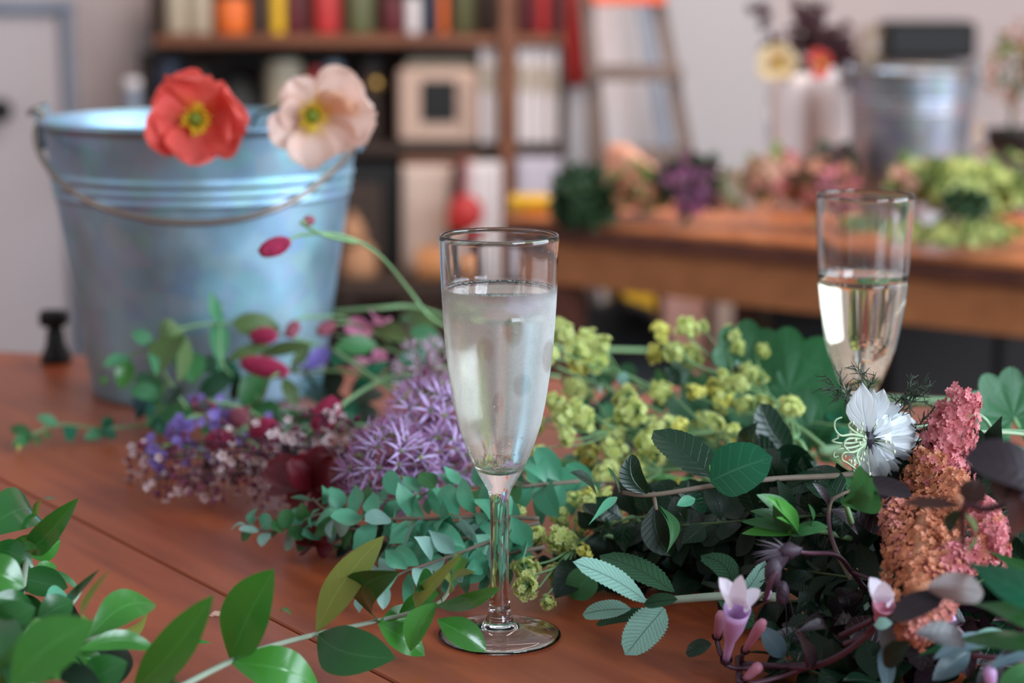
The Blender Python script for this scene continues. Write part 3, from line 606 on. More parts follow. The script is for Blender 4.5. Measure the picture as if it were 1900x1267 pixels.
# ================================================================== RANDOM SPRIGS
def sprig(name, label, cat, path, n, ll, lw, mats, seed, group=None, stemmat=None, r=(.0013, .0006), shape=None, bend=.22, fold=.2, spread=1.1, droop=.0, tooth=0, pairs=True, start=.06, merged=False, upb=.5, flat=.35, extra_leaves=()):
    rr = random.Random(seed); ps = pts(path); t = thing(name, label, cat, ps[0], group)
    sp, _ = spline(ps, 1, 10); s = MB(); s.tube(ps, r, 6); s.build('stem', stemmat or m_bark, t)
    cum = [0]
    for i in range(1, len(sp)): cum.append(cum[-1] + (sp[i] - sp[i - 1]).length)
    allm = MB()
    for k in range(n):
        s_ = (start + (1 - start) * (k + .5) / n) * cum[-1]; i = next((j for j in range(1, len(sp)) if cum[j] >= s_), len(sp) - 1)
        f = (s_ - cum[i - 1]) / max(1e-9, cum[i] - cum[i - 1]); p = sp[i - 1].lerp(sp[i], f); tg = (sp[i] - sp[i - 1]).normalized()
        u = V((0, -.35, 1)); sd = tg.cross(u).normalized(); u = sd.cross(tg)
        ph0 = (0 if k % 2 else math.pi / 2) * (1 - flat) + rr.uniform(-.5, .5); tip_shrink = 1 - .45 * (k / n) ** 2
        for q in ((0, math.pi) if pairs else (rr.choice((0, math.pi)),)):
            ph = ph0 + q; d = sd * math.cos(ph) + u * math.sin(ph) * .8
            d = (tg * math.cos(spread) + d * math.sin(spread) + V((0, 0, rr.uniform(-.15, .3) - droop))).normalized()
            L = ll * m_per_px(p) * tip_shrink * rr.uniform(.8, 1.15); w = lw * m_per_px(p) * tip_shrink * rr.uniform(.85, 1.15)
            e = p + d * L
            if e.z < .003: e.z = .003
            nn = tg * .5 + V((0, 0, 1)) * upb + (CP - p).normalized() * .6 + V((rr.uniform(-.7, .7), rr.uniform(-.4, .4), rr.uniform(-.5, .5)))
            mb = allm if merged else MB(); m = rr.choice(mats)
            mb.blade(p + d * .0015, e, w, n=nn, shape=shape or rr.choice((OVAL, POINT, POINT, LAUREL)), bend=bend * rr.uniform(-.6, 1.3), fold=fold * rr.uniform(.3, 1.6), curl=rr.uniform(-.15, .35), side=rr.uniform(-.12, .12), nu=20 if tooth else 8, nv=4, tooth=tooth, teeth=9)
            if not merged: mb.build('leaf', m, t)
    if merged: allm.build('foliage', mats[0], t)
    return t
EG = 'blue-green leafy sprigs behind the front flute'
sprig('eucalyptus_sprig', 'blue-green leafy sprig along the top of the bunch, just under the purple flowers', 'sprig', [(1075, 893, .05), (960, 902, .052), (850, 906, .05), (740, 924, .045), (680, 935, .04)], 13, 76, 45, [m_euc, m_euc, m_green], 1, EG)
sprig('eucalyptus_sprig', 'blue-green leafy sprig pointing left below the dark red petals, longest of the bunch', 'sprig', [(1000, 962, .045), (900, 958, .045), (780, 962, .042), (680, 962, .038), (610, 948, .034), (580, 925, .036)], 16, 78, 42, [m_euc, m_euc, m_eucp], 2, EG)
sprig('eucalyptus_sprig', 'blue-green leafy sprig in the middle of the bunch left of the flute stem', 'sprig', [(1000, 970, .04), (930, 985, .038), (850, 1000, .033), (770, 1012, .028), (700, 1000, .026)], 12, 76, 40, [m_euc], 3, EG)
sprig('eucalyptus_sprig', 'pale-tipped blue-green sprig lowest in the bunch, crossing behind the olive leaf', 'sprig', [(960, 995, .036), (900, 1008, .034), (830, 1034, .028), (750, 1062, .022), (690, 1090, .014), (665, 1100, .012)], 13, 81, 38, [m_euc, m_eucp, m_eucp], 4, EG)
sprig('eucalyptus_sprig', 'short blue-green sprig directly behind the flute stem', 'sprig', [(1010, 1015, .03), (940, 1028, .028), (870, 1050, .022), (810, 1078, .014)], 10, 73, 40, [m_euc], 5, EG)
sprig('eucalyptus_sprig', 'small grey-green sprig tip lying on bare table at the far left of the bunch', 'sprig', [(680, 985, .02), (600, 975, .02), (540, 978, .02), (490, 985, .018), (455, 968, .02)], 12, 54, 38, [m_eucp, m_euc, m_green], 6, EG, shape=ROUND)
sprig('eucalyptus_sprig', 'blue-green leafy sprig seen right of the flute stem under the yellow flowers', 'sprig', [(1120, 900, .04), (1050, 915, .04), (985, 900, .045), (930, 890, .05)], 10, 68, 42, [m_euc, m_euc], 7, EG)
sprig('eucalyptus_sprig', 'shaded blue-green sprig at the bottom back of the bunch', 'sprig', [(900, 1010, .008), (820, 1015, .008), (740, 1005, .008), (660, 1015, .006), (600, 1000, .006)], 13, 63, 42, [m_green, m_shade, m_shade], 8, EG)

# twig with round teal leaves (right of the glass)
branch('leafy_twig', 'brown twig with dark toothed leaf and round teal leaf, right of the front flute', 'twig',
  [([(1860, 862, .075), (1700, 868, .08), (1560, 882, .08), (1440, 888, .082), (1330, 900, .08), (1210, 918, .075), (1155, 914, .075)], .0017, .0011), ([(1212, 915, .075), (1218, 945, .07)], .0012, .0008), ([(1150, 914, .075), (1138, 880, .082)], .0006, .0003)],
  [(1322, 885, .082, 1212, 798, .10, 92, m_mint, B(shape=ROUND, tooth=.08, teeth=16, nu=48, fold=.12, bend=.04, n=(.25, -.6, .8))),
   (1318, 892, .084, 1434, 848, .10, 98, m_teal, B(shape=ROUND, nu=22, nv=10, fold=.06, bend=.06, side=-.02, n=(-.1, -1, .35), tooth=.03, teeth=26)),
   (1200, 916, .076, 1172, 842, .095, 46, m_mint, B(shape=OVAL, side=-.15, fold=.4, n=(-.3, -1, .2))),
   (1108, 920, .065, 1058, 876, .08, 34, m_mint, B(side=.05, n=(.2, -.6, 1))),
   (1216, 935, .07, 1245, 1032, .045, 56, m_shade, B(shape=OVAL, fold=.5, side=.1, n=(-.2, -1, .1))),
   (1216, 935, .07, 1236, 1028, .05, 28, m_green, B(shape=SLIM, fold=.3, side=-.2, n=(.5, -1, .1))),
   (1145, 922, .075, 1092, 974, .07, 18, m_euc, B(shape=SLIM, bend=.1)), (1190, 908, .078, 1178, 894, .08, 10, m_euc, B()), (1325, 882, .084, 1316, 862, .09, 12, m_young, B()),
   (1290, 925, .072, 1256, 938, .07, 22, m_euc, {}), (1552, 884, .08, 1632, 935, .06, 60, m_green, B(shape=OVAL, fold=.1)), (1250, 905, .076, 1310, 950, .06, 34, m_mint, {}),
   (1542, 882, .08, 1450, 912, .07, 40, m_mint, B(fold=.2)), (1442, 890, .082, 1470, 960, .06, 30, m_shade, {}), (1150, 905, .075, 1128, 866, .085, 8, m_green, {})], stemmat=m_bark)

# felted sage-like plant
def scal(**k): return dict(dict(tooth=.15, teeth=18, nu=72, nv=8, shape=OVAL, fold=.08, bend=.06), **k)
branch('sage_sprig', 'grey-green felted sprig with scalloped leaves on the table right of the front flute', 'sprig',
  [([(1440, 1108, .03), (1360, 1105, .03), (1260, 1112, .028), (1195, 1118, .025)], .0024, .0018)],
  [(1200, 1116, .028, 1062, 1042, .052, 62, m_sage, scal(n=(.1, -.7, 1))), (1250, 1098, .03, 1112, 1030, .04, 66, m_saged, scal(n=(.2, -.6, 1))),
   (1232, 1128, .026, 1160, 1216, .006, 74, m_sage, scal(n=(-.2, -.9, .7), shape=ROUND)), (1170, 1130, .02, 1080, 1140, .014, 46, m_sage, scal(n=(0, -.8, 1))),
   (1210, 1140, .018, 1105, 1158, .006, 40, m_saged, scal(n=(0, -.7, 1))), (1195, 1122, .03, 1258, 1112, .036, 30, m_saged, scal(fold=.4)),
   (1330, 1105, .03, 1400, 1160, .012, 50, m_saged, scal()), (1360, 1100, .03, 1300, 1030, .045, 48, m_saged, scal(side=.2)),
   (1320, 1195, .01, 1272, 1212, .004, 40, m_mint, scal(n=(0, -.7, 1))), (1370, 1110, .03, 1420, 1040, .05, 50, m_sage, scal(roll=1.0))])

# dark filler sprigs of the heap on the right
FG = 'dark leafy sprigs at the bottom of the right-hand heap'
fill = [([(1900, 1000, .03), (1700, 1010, .03), (1500, 1020, .03), (1340, 1000, .03), (1220, 1010, .03)], 16, 'deep green sprig running under the orange spikes to the felted leaves', m_shade),
        ([(1950, 930, .06), (1750, 950, .06), (1550, 955, .06), (1400, 965, .055), (1260, 975, .05)], 16, 'deep green sprig lying just below the long brown twig', m_shade),
        ([(1900, 1120, .012), (1700, 1130, .012), (1560, 1120, .015), (1420, 1110, .015), (1330, 1080, .02)], 14, 'deep green sprig on the table below the dried purple calyx', m_shade),
        ([(1950, 1230, .01), (1800, 1240, .01), (1660, 1225, .01), (1540, 1200, .012), (1450, 1170, .012)], 12, 'deep green sprig in the very front of the heap, right of the lilac trumpet', m_plum),
        ([(1560, 930, .05), (1420, 930, .05), (1300, 960, .04), (1180, 960, .04), (1100, 985, .035)], 13, 'dark toothed mint sprig between the yellow flowers and felted leaves', m_mint),
        ([(1500, 840, .06), (1420, 860, .06), (1500, 900, .055), (1600, 920, .06)], 9, 'dark toothed mint sprig beneath the white flower', m_mint),
        ([(1900, 870, .075), (1800, 860, .08), (1700, 900, .075), (1600, 900, .07)], 9, 'shaded green sprig behind the orange spikes', m_shade),
        ([(1960, 1160, .03), (1840, 1150, .03), (1740, 1170, .03), (1620, 1160, .025), (1500, 1140, .02)], 12, 'dark purple sprig below the orange spikes', m_plum),
        ([(1960, 1050, .05), (1860, 1060, .05), (1760, 1100, .04), (1640, 1080, .04), (1500, 1060, .035)], 12, 'shaded green sprig crossing the middle of the heap', m_shade),
        ([(1960, 1090, .02), (1800, 1080, .025), (1640, 1060, .025), (1480, 1060, .025), (1400, 1050, .025)], 14, 'deep green sprig behind the upright lilac trumpet', m_shade),
        ([(1960, 1280, .01), (1800, 1190, .012), (1640, 1180, .012), (1520, 1130, .012)], 13, 'near-black purple sprig below the pale bell flower', m_plum),
        ([(1700, 1290, .006), (1600, 1260, .008), (1520, 1250, .008), (1440, 1215, .008)], 9, 'near-black sprig at the bottom edge behind the red-purple twigs', m_shade),
        ([(1960, 990, .04), (1820, 1000, .045), (1680, 1000, .045), (1560, 990, .045), (1480, 960, .04)], 12, 'deep green sprig around the purple toothed leaves', m_shade),
        ([(1420, 1060, .006), (1300, 1070, .006), (1180, 1070, .006), (1060, 1080, .005)], 12, 'deep green sprig flat on the table behind the felted leaves', m_shade),
        ([(1480, 1000, .02), (1360, 1010, .02), (1240, 1030, .015), (1140, 1040, .012)], 11, 'brown-green sprig tucked under the felted sprig', m_shade)]
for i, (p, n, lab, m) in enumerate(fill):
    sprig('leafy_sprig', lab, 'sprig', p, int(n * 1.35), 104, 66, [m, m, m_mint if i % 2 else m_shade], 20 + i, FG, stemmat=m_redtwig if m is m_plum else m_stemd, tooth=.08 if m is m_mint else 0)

# bright whorl of green leaves
branch('green_whorl', 'tuft of bright green smooth leaves below the round teal leaf', 'sprig', [([(1580, 1000, .05), (1520, 985, .06), (1460, 985, .065)], .0016, .001)],
  [(1475, 985, .066, 1404, 918, .09, 44, m_green, B(n=(.4, -.8, .6), fold=.2)), (1480, 985, .066, 1392, 948, .08, 28, m_green, B(n=(.3, -.7, .8), fold=.2)), (1475, 990, .066, 1376, 968, .072, 26, m_green, B(n=(.2, -.7, .8), fold=.2)),
   (1470, 992, .066, 1376, 990, .066, 24, m_young, B(n=(.1, -.7, .8), fold=.2)), (1480, 990, .066, 1420, 920, .092, 30, m_young, B(n=(.8, -.8, .3), fold=.3)), (1486, 990, .066, 1438, 924, .09, 34, m_green, B(n=(-.5, -.8, .5), fold=.2)),
   (1485, 988, .066, 1450, 930, .085, 28, m_green, B(n=(-.7, -.7, .4))), (1470, 990, .066, 1536, 978, .07, 30, m_green, B(n=(0, -.7, .8), shape=STRAP)), (1490, 985, .064, 1500, 935, .085, 16, m_green, {}), (1462, 992, .066, 1440, 960, .082, 14, m_young, {}), (1466, 992, .066, 1450, 964, .08, 12, m_young, {})], stemmat=m_stem)
branch('round_leaf_pair', 'two broad smooth green leaves just left below the white flower', 'sprig', [([(1580, 970, .07), (1570, 940, .085), (1566, 934, .088)], .0015, .001)],
  [(1565, 936, .088, 1596, 862, .112, 66, m_green, B(shape=ROUND, side=.25, n=(-.2, -1, .3))), (1574, 932, .09, 1618, 884, .108, 36, m_green, B(shape=OVAL, side=.15, n=(-.2, -1, .3))), (1565, 935, .07, 1560, 1000, .055, 40, m_mint, B(n=(0, -1, .3))), (1560, 930, .07, 1500, 870, .08, 70, m_mint, B(shape=ROUND, n=(0, -1, .6)))], stemmat=m_stem)
# large smooth leaves on the right edge
branch('long_leaf_shoot', 'shoot of long deep green strap leaves at the right edge', 'shoot', [([(1990, 1190, .05), (1940, 1170, .055)], .003, .002)],
  [(1990, 1150, .085, 1792, 1042, .095, 70, m_teal, B(shape=SLIM, n=(-.1, -1, .6), fold=.25, side=-.03)), (1985, 1190, .07, 1800, 1120, .075, 60, m_laureld, B(shape=SLIM, n=(.1, -.7, .8))), (1980, 1210, .06, 1760, 1190, .05, 40, m_laureld, B(shape=SLIM)),
   (1990, 1120, .06, 1830, 1020, .08, 40, m_laureld, B(shape=SLIM))], stemmat=m_stem)
branch('purple_leaf_spray', 'dark purple leaves arching at upper right, nearest the camera and blurred', 'sprig', [([(1990, 960, .12), (1900, 930, .125), (1830, 945, .12), (1790, 940, .12), (1788, 1010, .10)], .002, .001)],
  [(1940, 900, .135, 1788, 850, .145, 120, m_plum, B(n=(0, -.6, 1), shape=OVAL)), (1850, 930, .128, 1888, 868, .14, 62, m_plumb, B(n=(-.4, -1, .3), shape=OVAL)), (1866, 880, .14, 1874, 1000, .10, 66, m_plum, B(n=(.2, -1, .1), shape=OVAL)),
   (1782, 938, .12, 1676, 932, .12, 24, m_plumb, B(bend=.05)), (1796, 938, .12, 1816, 888, .13, 52, m_plumb, B(n=(-.3, -1, .3))), (1786, 945, .118, 1758, 985, .105, 30, m_mint, {}), (1788, 950, .116, 1792, 1022, .09, 22, m_vined, {}), (1960, 860, .14, 1900, 930, .13, 80, m_plum, B(shape=OVAL))], stemmat=m_redtwig)
branch('purple_leaf_spray', 'dark purple toothed leaves directly under the white flower on a thin arching twig', 'sprig', [([(1600, 1110, .03), (1560, 1040, .045), (1540, 985, .06), (1540, 935, .075), (1560, 918, .08), (1580, 910, .082)], .0013, .0008)],
  [(1575, 905, .098, 1694, 922, .098, 58, m_plum, B(shape=OVAL, tooth=.05, teeth=14, nu=36, n=(0, -.5, 1))), (1580, 915, .08, 1690, 950, .07, 50, m_plum, B(n=(0, -1, .2))), (1538, 938, .074, 1508, 896, .088, 20, m_plum, B(n=(.6, -.8, .3))), (1540, 945, .072, 1592, 992, .06, 26, m_plum, B(n=(.5, -.9, .2), side=-.15)),
   (1590, 912, .08, 1668, 985, .06, 80, m_plum, B(n=(0, -1, .1))), (1570, 960, .06, 1640, 1010, .045, 80, m_shade, {})], stemmat=m_bark)
branch('slate_leaf_sprig', 'silvery slate-blue and teal leaves in the bottom right corner', 'sprig', [([(1990, 1240, .03), (1880, 1225, .035), (1800, 1215, .035)], .0016, .001)],
  [(1845, 1200, .045, 1700, 1218, .035, 38, m_teal, B(n=(0, -.7, 1), shape=SLIM)), (1840, 1180, .05, 1732, 1222, .045, 36, m_slate, B(n=(.1, -.8, 1))), (1875, 1175, .05, 1790, 1205, .045, 40, m_eucp, B(n=(0, -.6, 1))), (1800, 1205, .04, 1730, 1262, .03, 44, m_slate, B(n=(0, -1, .6))),
   (1935, 1195, .05, 1840, 1240, .045, 40, m_slate, B(n=(0, -.7, 1))), (1960, 1160, .06, 1860, 1215, .05, 30, m_plum, B()), (1930, 1235, .045, 1850, 1280, .035, 44, m_green, B()), (1860, 1225, .04, 1810, 1282, .03, 40, m_plum, B(n=(0, -1, .5))), (1950, 1270, .04, 1870, 1290, .03, 50, m_laurel, B())], stemmat=m_redtwig)
branch('slate_leaf_sprig', 'small curled slate-blue leaves below the pale bell flower', 'sprig', [([(1560, 1180, .03), (1600, 1160, .04), (1630, 1145, .045), (1660, 1140, .045)], .0016, .001)],
  [(1632, 1150, .048, 1670, 1222, .03, 40, m_slate, B(n=(-.3, -1, .5), curl=.2)), (1636, 1160, .045, 1628, 1150, .05, 20, m_slate, {}), (1640, 1195, .035, 1646, 1285, .02, 34, m_slate, B(n=(0, -1, .4))), (1622, 1160, .048, 1656, 1156, .05, 24, m_eucp, {}), (1650, 1150, .075, 1752, 1108, .085, 56, m_plum, B(n=(0, -.8, 1), shape=OVAL)), (1720, 1090, .09, 1825, 1100, .085, 60, m_plumb, B(n=(0, -.9, .6), shape=OVAL)), (1700, 1175, .07, 1790, 1190, .06, 50, m_plum, B(shape=OVAL)), (1690, 1190, .055, 1640, 1235, .04, 44, m_shade, {})], stemmat=m_redtwig)
# ================================================================== LADY'S MANTLE (chartreuse clusters)
protos_cl = []
for v in range(5):
    rr = random.Random(40 + v); mb = MB()
    for k in range(40):
        d = V((rr.gauss(0, 1), rr.gauss(0, 1), rr.gauss(0, 1))).normalized() * rr.uniform(.35, 1.0); d.z *= .8
        mb.star(d, (d.normalized() + V((rr.uniform(-.5, .5), rr.uniform(-.5, .5), rr.uniform(-.2, .5)))), .36, k=6, pw=.8, cup=.35, mi=0, ctr=1, spin=rr.random(), cr=.3)
        mb.tube([(0, 0, -.3), d * .95], .03, 4, mi=2, smooth=False)
    protos_cl.append(proto(mb, 'flower_cluster', [m_chart if v < 4 else m_charty, m_charty, m_stem]))
def mantle(label, root, centres, seed, group='chartreuse flower sprays of the heap', leafs=(), rscale=1.0):
    rr = random.Random(seed); r0 = G(*root); t = thing('mantle_flower_spray', label, 'flower spray', r0, group)
    cs = [G(*c[:3]) for c in centres]; cen = sum(cs, V((0, 0, 0))) / len(cs); hub = r0.lerp(cen, .6)
    s = MB(); s.tube([r0, r0.lerp(hub, .5) + V((0, 0, .004)), hub], (.0014, .0010), 6)
    for c in cs:
        mid = hub.lerp(c, .5) + V((rr.uniform(-.004, .004), 0, -.003)); s.tube([hub, mid, c], (.0008, .0004), 5)
    s.build('stem', m_stem, t)
    for (c, p) in zip(centres, cs):
        rad = c[3] * m_per_px(p) * rscale; pr = protos_cl[4 if (len(c) > 4) else rr.randrange(4)]
        part_copy(pr, t, p, Quaternion((rr.uniform(-1, 1), rr.uniform(-1, 1), rr.uniform(-1, 1), rr.uniform(-1, 1))).normalized(), rad)
    for (bx, by, bz, tx, ty, tz, w, m) in leafs:
        mb = MB(); b, e = G(bx, by, bz), G(tx, ty, tz); mb.blade(b, e, w * m_per_px(b), shape=ROUND, ruf=.05); mb.build('leaf', m, t)
    return t
mantle('chartreuse flower spray rising right beside the front flute rim of wine, farthest left', (1250, 760, .04), [(1050, 605, .11, 28), (1062, 640, .10, 30), (1110, 625, .10, 24), (1095, 655, .09, 26), (1122, 650, .095, 20), (1070, 670, .085, 18, 1), (1040, 650, .1, 26)], 1)
mantle('chartreuse flower spray highest in the heap, left of the big lobed leaf', (1470, 790, .05), [(1296, 597, .10, 14), (1275, 622, .10, 24), (1215, 628, .095, 22, 1), (1250, 640, .095, 24), (1300, 645, .09, 26), (1340, 620, .1, 20), (1352, 650, .09, 20), (1228, 655, .085, 18, 1), (1330, 700, .08, 14)], 2)
mantle('chartreuse flower spray in front of the big lobed leaf with an insect nearby', (1480, 820, .05), [(1384, 672, .085, 22), (1402, 655, .09, 16), (1375, 700, .08, 20), (1410, 690, .08, 16)], 3)
mantle('chartreuse flower spray at mid height of the heap, below the big lobed leaf', (1530, 830, .05), [(1370, 720, .07, 26), (1400, 735, .07, 24), (1360, 745, .065, 24), (1395, 765, .06, 22), (1318, 722, .07, 20, 1), (1295, 735, .068, 18, 1), (1340, 730, .07, 18, 1)], 4)
mantle('chartreuse flower spray close against the right side of the front flute', (1280, 830, .04), [(1080, 700, .075, 26), (1075, 745, .07, 30), (1105, 770, .065, 28), (1040, 790, .06, 24), (1050, 745, .068, 20), (1015, 830, .05, 22), (1035, 815, .055, 20), (1008, 790, .05, 18)], 5)
mantle('chartreuse flower spray in the centre of the heap above the dark toothed leaf', (1440, 850, .05), [(1240, 725, .07, 24), (1185, 745, .065, 26), (1205, 765, .062, 26), (1255, 770, .06, 26), (1235, 790, .058, 22), (1300, 760, .06, 24), (1315, 790, .058, 24), (1175, 780, .058, 22), (1345, 810, .055, 22), (1275, 800, .055, 20, 1)], 6)
mantle('chartreuse flower spray lying low left of the dark toothed leaf', (1330, 900, .04), [(1165, 805, .05, 28), (1130, 830, .045, 26), (1160, 850, .042, 28), (1195, 840, .045, 28), (1120, 860, .04, 24), (1200, 870, .04, 26), (1085, 840, .042, 24, 1), (1220, 850, .042, 20), (1140, 885, .035, 24), (1245, 890, .035, 20, 1), (1180, 900, .035, 22)], 7)
mantle('small chartreuse flower spray hanging right of the lobed leaf, near the white flower', (1500, 850, .05), [(1462, 740, .075, 22), (1470, 770, .07, 22), (1440, 790, .068, 20), (1465, 765, .072, 18), (1450, 810, .06, 16), (1455, 838, .055, 22), (1430, 845, .052, 20)], 8)
mantle('yellow-green flower spray drooping onto the table right of the flute stem', (1150, 1000, .03), [(960, 970, .035, 24), (975, 985, .034, 22), (1035, 990, .032, 28), (1050, 965, .034, 20), (1035, 940, .036, 18), (1060, 1010, .03, 20), (975, 1070, .02, 26), (1000, 1090, .016, 26), (1005, 1115, .009, 16), (965, 1050, .022, 18), (1030, 1055, .02, 18), (1070, 940, .035, 16), (1040, 1080, .012, 16)], 9, leafs=[(1080, 1040, .02, 1030, 1110, .008, 60, m_shade), (1100, 1060, .02, 1060, 1110, .006, 60, m_green), (1090, 1000, .02, 1030, 1020, .02, 40, m_green)])
mantle('yellow-green flower spray just left of the drooping twig leaves', (1200, 980, .03), [(1105, 940, .04, 22), (1120, 965, .036, 24, 1), (1150, 950, .038, 22), (1090, 975, .034, 22), (1130, 920, .042, 20), (1100, 910, .042, 18, 1), (1170, 975, .034, 20), (1075, 1030, .025, 16, 1)], 10, leafs=[(1170, 990, .02, 1110, 1010, .02, 50, m_green), (1120, 1000, .03, 1090, 960, .03, 30, m_mint)])

# lobed round leaves of the heap
def round_leaf(label, c, r, n, seed, mat, stem_to, lobes=9):
    rr = random.Random(seed); C = G(*c); t = thing('lobed_leaf', label, 'leaf', C); Rr = r * m_per_px(C); n = V(n).normalized(); a = V((1, 0, 0)); a = (a - n * a.dot(n)).normalized(); b = n.cross(a)
    mb = MB(); K = lobes * 14; J = 10; vs = [C]; uv = [(0, .5)]; fs = []
    for j in range(1, J + 1):
        for k in range(K + 1):
            an = math.radians(-75) + math.radians(330) * k / K; lob = abs(math.sin(lobes * math.pi * k / K)); f = j / J
            rad = Rr * f * (1 - .16 * (1 - lob) * f * f - .02 * ((k % 2)) * (f > .95))
            h = (.07 * (lob - .5) * f + .22 * f * f) * Rr + rr.uniform(-.002, .002) * Rr
            p = C + a * rad * math.cos(an) + b * rad * math.sin(an) + n * h
            if p.z < .003: p.z = .003
            vs.append(p); uv.append((f, (lobes * k / K) % 1.0))
    for k in range(K): fs.append((0, 1 + k, 2 + k))
    for j in range(J - 1):
        for k in range(K): q = 1 + j * (K + 1) + k; fs.append((q, q + K + 1, q + K + 2, q + 1))
    mb.add(vs, fs, uv); mb.build('blade', mat, t)
    s = MB(); s.tube([C, C.lerp(G(*stem_to), .5) - n * .006, G(*stem_to)], .0013, 6); s.build('stem', m_stem, t)
    return t
round_leaf('big scalloped green leaf standing left of the back flute', (1462, 730, .06), 122, (-.1, -1, .35), 1, m_mantle, (1560, 860, .03))
round_leaf('smaller scalloped green leaf left behind the big scalloped one', (1385, 665, .085), 72, (.2, -1, .5), 2, m_mantle, (1480, 840, .03), 7)
round_leaf('scalloped green leaf half behind the back flute bowl', (1556, 690, .065), 70, (.3, -1, .3), 3, m_mantle, (1600, 850, .03), 7)
round_leaf('scalloped leaf under the middle chartreuse flowers', (1330, 790, .035), 100, (.1, -1, .9), 4, m_mantle, (1430, 900, .02))
round_leaf('dark scalloped leaf at the right edge behind the pink spike', (1880, 775, .07), 95, (.1, -1, .8), 5, m_mantle, (1960, 860, .05))
round_leaf('scalloped leaf low between the flute and the chartreuse sprays', (1130, 800, .02), 70, (.1, -1, 1.1), 6, m_mint, (1240, 880, .02), 7)
round_leaf('lower scalloped leaf below the big one', (1500, 800, .045), 80, (.0, -1, .6), 7, m_mantle, (1580, 880, .03), 7)
fill2 = [([(1560, 850, .02), (1420, 830, .03), (1280, 820, .03), (1150, 790, .03), (1020, 770, .03)], 14, 'green sprig beneath the chartreuse sprays, middle of heap', [m_green, m_mantle, m_vine]),
         ([(1500, 770, .03), (1380, 750, .04), (1260, 730, .045), (1150, 720, .045), (1060, 730, .045)], 12, 'green sprig behind the chartreuse sprays', [m_mantle, m_green]),
         ([(1400, 880, .02), (1280, 870, .025), (1150, 870, .025), (1040, 870, .02)], 10, 'pale green sprig low behind the long brown twig', [m_green, m_euc, m_mantle]),
         ([(1250, 960, .015), (1150, 1010, .015), (1060, 1040, .012), (980, 1030, .01)], 9, 'shaded green sprig under the drooping yellow-green flowers', [m_shade, m_green, m_mint]),
         ([(1700, 840, .04), (1640, 800, .05), (1560, 790, .05), (1480, 780, .05)], 7, 'green sprig behind the white flower', [m_teal, m_mantle])]
for i, (p, n, lab, ms) in enumerate(fill2): sprig('leafy_sprig', lab, 'sprig', p, n, 62, 36, ms, 60 + i, 'green leafy sprigs among the chartreuse flowers', stemmat=m_stem, shape=OVAL)
# curled pale leaf & insect
branch('pale_leaf', 'pale turquoise curled leaf standing among the chartreuse flowers', 'leaf', [([(1290, 715, .06), (1268, 712, .065)], .0008, .0006)], [(1268, 712, .066, 1246, 640, .09, 40, m_eucp, B(n=(-.6, -1, .2), side=.2)), (1262, 715, .066, 1232, 680, .08, 30, m_mint, {})], stemmat=m_stem)
branch('pale_leaf', 'narrow turquoise leaf right of the front flute', 'leaf', [([(1130, 720, .06), (1115, 705, .065)], .0008, .0006)], [(1116, 712, .066, 1094, 668, .09, 16, m_eucp, B(n=(-.6, -1, .2), side=.2)), (1150, 715, .066, 1162, 690, .075, 22, m_eucp, {})], stemmat=m_stem)
fl = MB(); p = G(1365, 683, .088); fl.ball(p, (.0016, .0016, .0032), 8); fl.ball(p + V((0, -.0004, .0036)), .0013, 8); fo = fl.build('beetle', m_dark); tag(fo, 'tiny dark insect sitting on the chartreuse flowers beside the lobed leaf', 'insect')
w_ = MB(); w_.blade(p + V((0, -.002, .002)), p + V((.001, -.002, .0055)), .002, zmin=None); w_.build('wing', m_eucp, fo)
# thick pale stalks crossing behind
def stalk(label, pl, r, mat, seed=0):
    mb = MB(); mb.tube(pts(pl), r, 10); o = mb.build('cut_stalk', mat); tag(o, label, 'stalk', 'bare green stalks crossing the heap'); return o
m_palestem = plain('pale_green_stalk', lin(140, 176, 136), .45, var=.12)
stalk('thick pale green stalk running right behind the white flower and pink spike', [(1435, 742, .05), (1560, 740, .055), (1700, 745, .06), (1840, 752, .06), (1960, 770, .05)], .0034, m_palestem)
stalk('thick green stalk behind the white flower, lower of the two', [(1520, 838, .05), (1650, 826, .055), (1780, 822, .055), (1940, 850, .05)], .0032, m_palestem)
stalk('bright green thick stalk right beside the flute above the brown twig', [(960, 858, .03), (1060, 862, .03), (1180, 880, .03), (1300, 900, .025)], .0030, plain('bright_green_stalk', lin(90, 160, 90), .4))
stalk('thin green stalk reaching left across the chartreuse flowers', [(1030, 680, .07), (1110, 715, .06), (1240, 770, .05), (1350, 820, .05)], .0012, m_stem)
stalk('thin brown stalk behind the blue-green sprigs', [(960, 892, .035), (1060, 896, .035), (1180, 900, .04), (1350, 930, .04)], .0011, m_bark)
stalk('long green stalk from the heap towards the bucket, uppermost', [(620, 578, .075), (700, 572, .08), (770, 570, .08), (860, 600, .07), (1000, 640, .06), (1200, 650, .04)], .0016, m_stem)
stalk('long green stalk passing behind the front flute', [(640, 612, .06), (760, 635, .06), (880, 662, .06), (1050, 668, .055), (1200, 720, .04)], .0016, m_stem)
stalk('green stalk slanting up towards the flute from the red burnet heads', [(560, 810, .03), (680, 720, .05), (780, 688, .06), (900, 680, .06), (1040, 700, .05)], .0014, m_stem)
stalk('short green stalk crossing between the red heads and purple flowers', [(620, 650, .06), (690, 700, .05), (760, 745, .04)], .0014, m_stem)
stalk('green stalk lowest behind the purple flowers', [(540, 690, .04), (640, 690, .045), (740, 715, .045), (860, 760, .03)], .0012, m_stem)

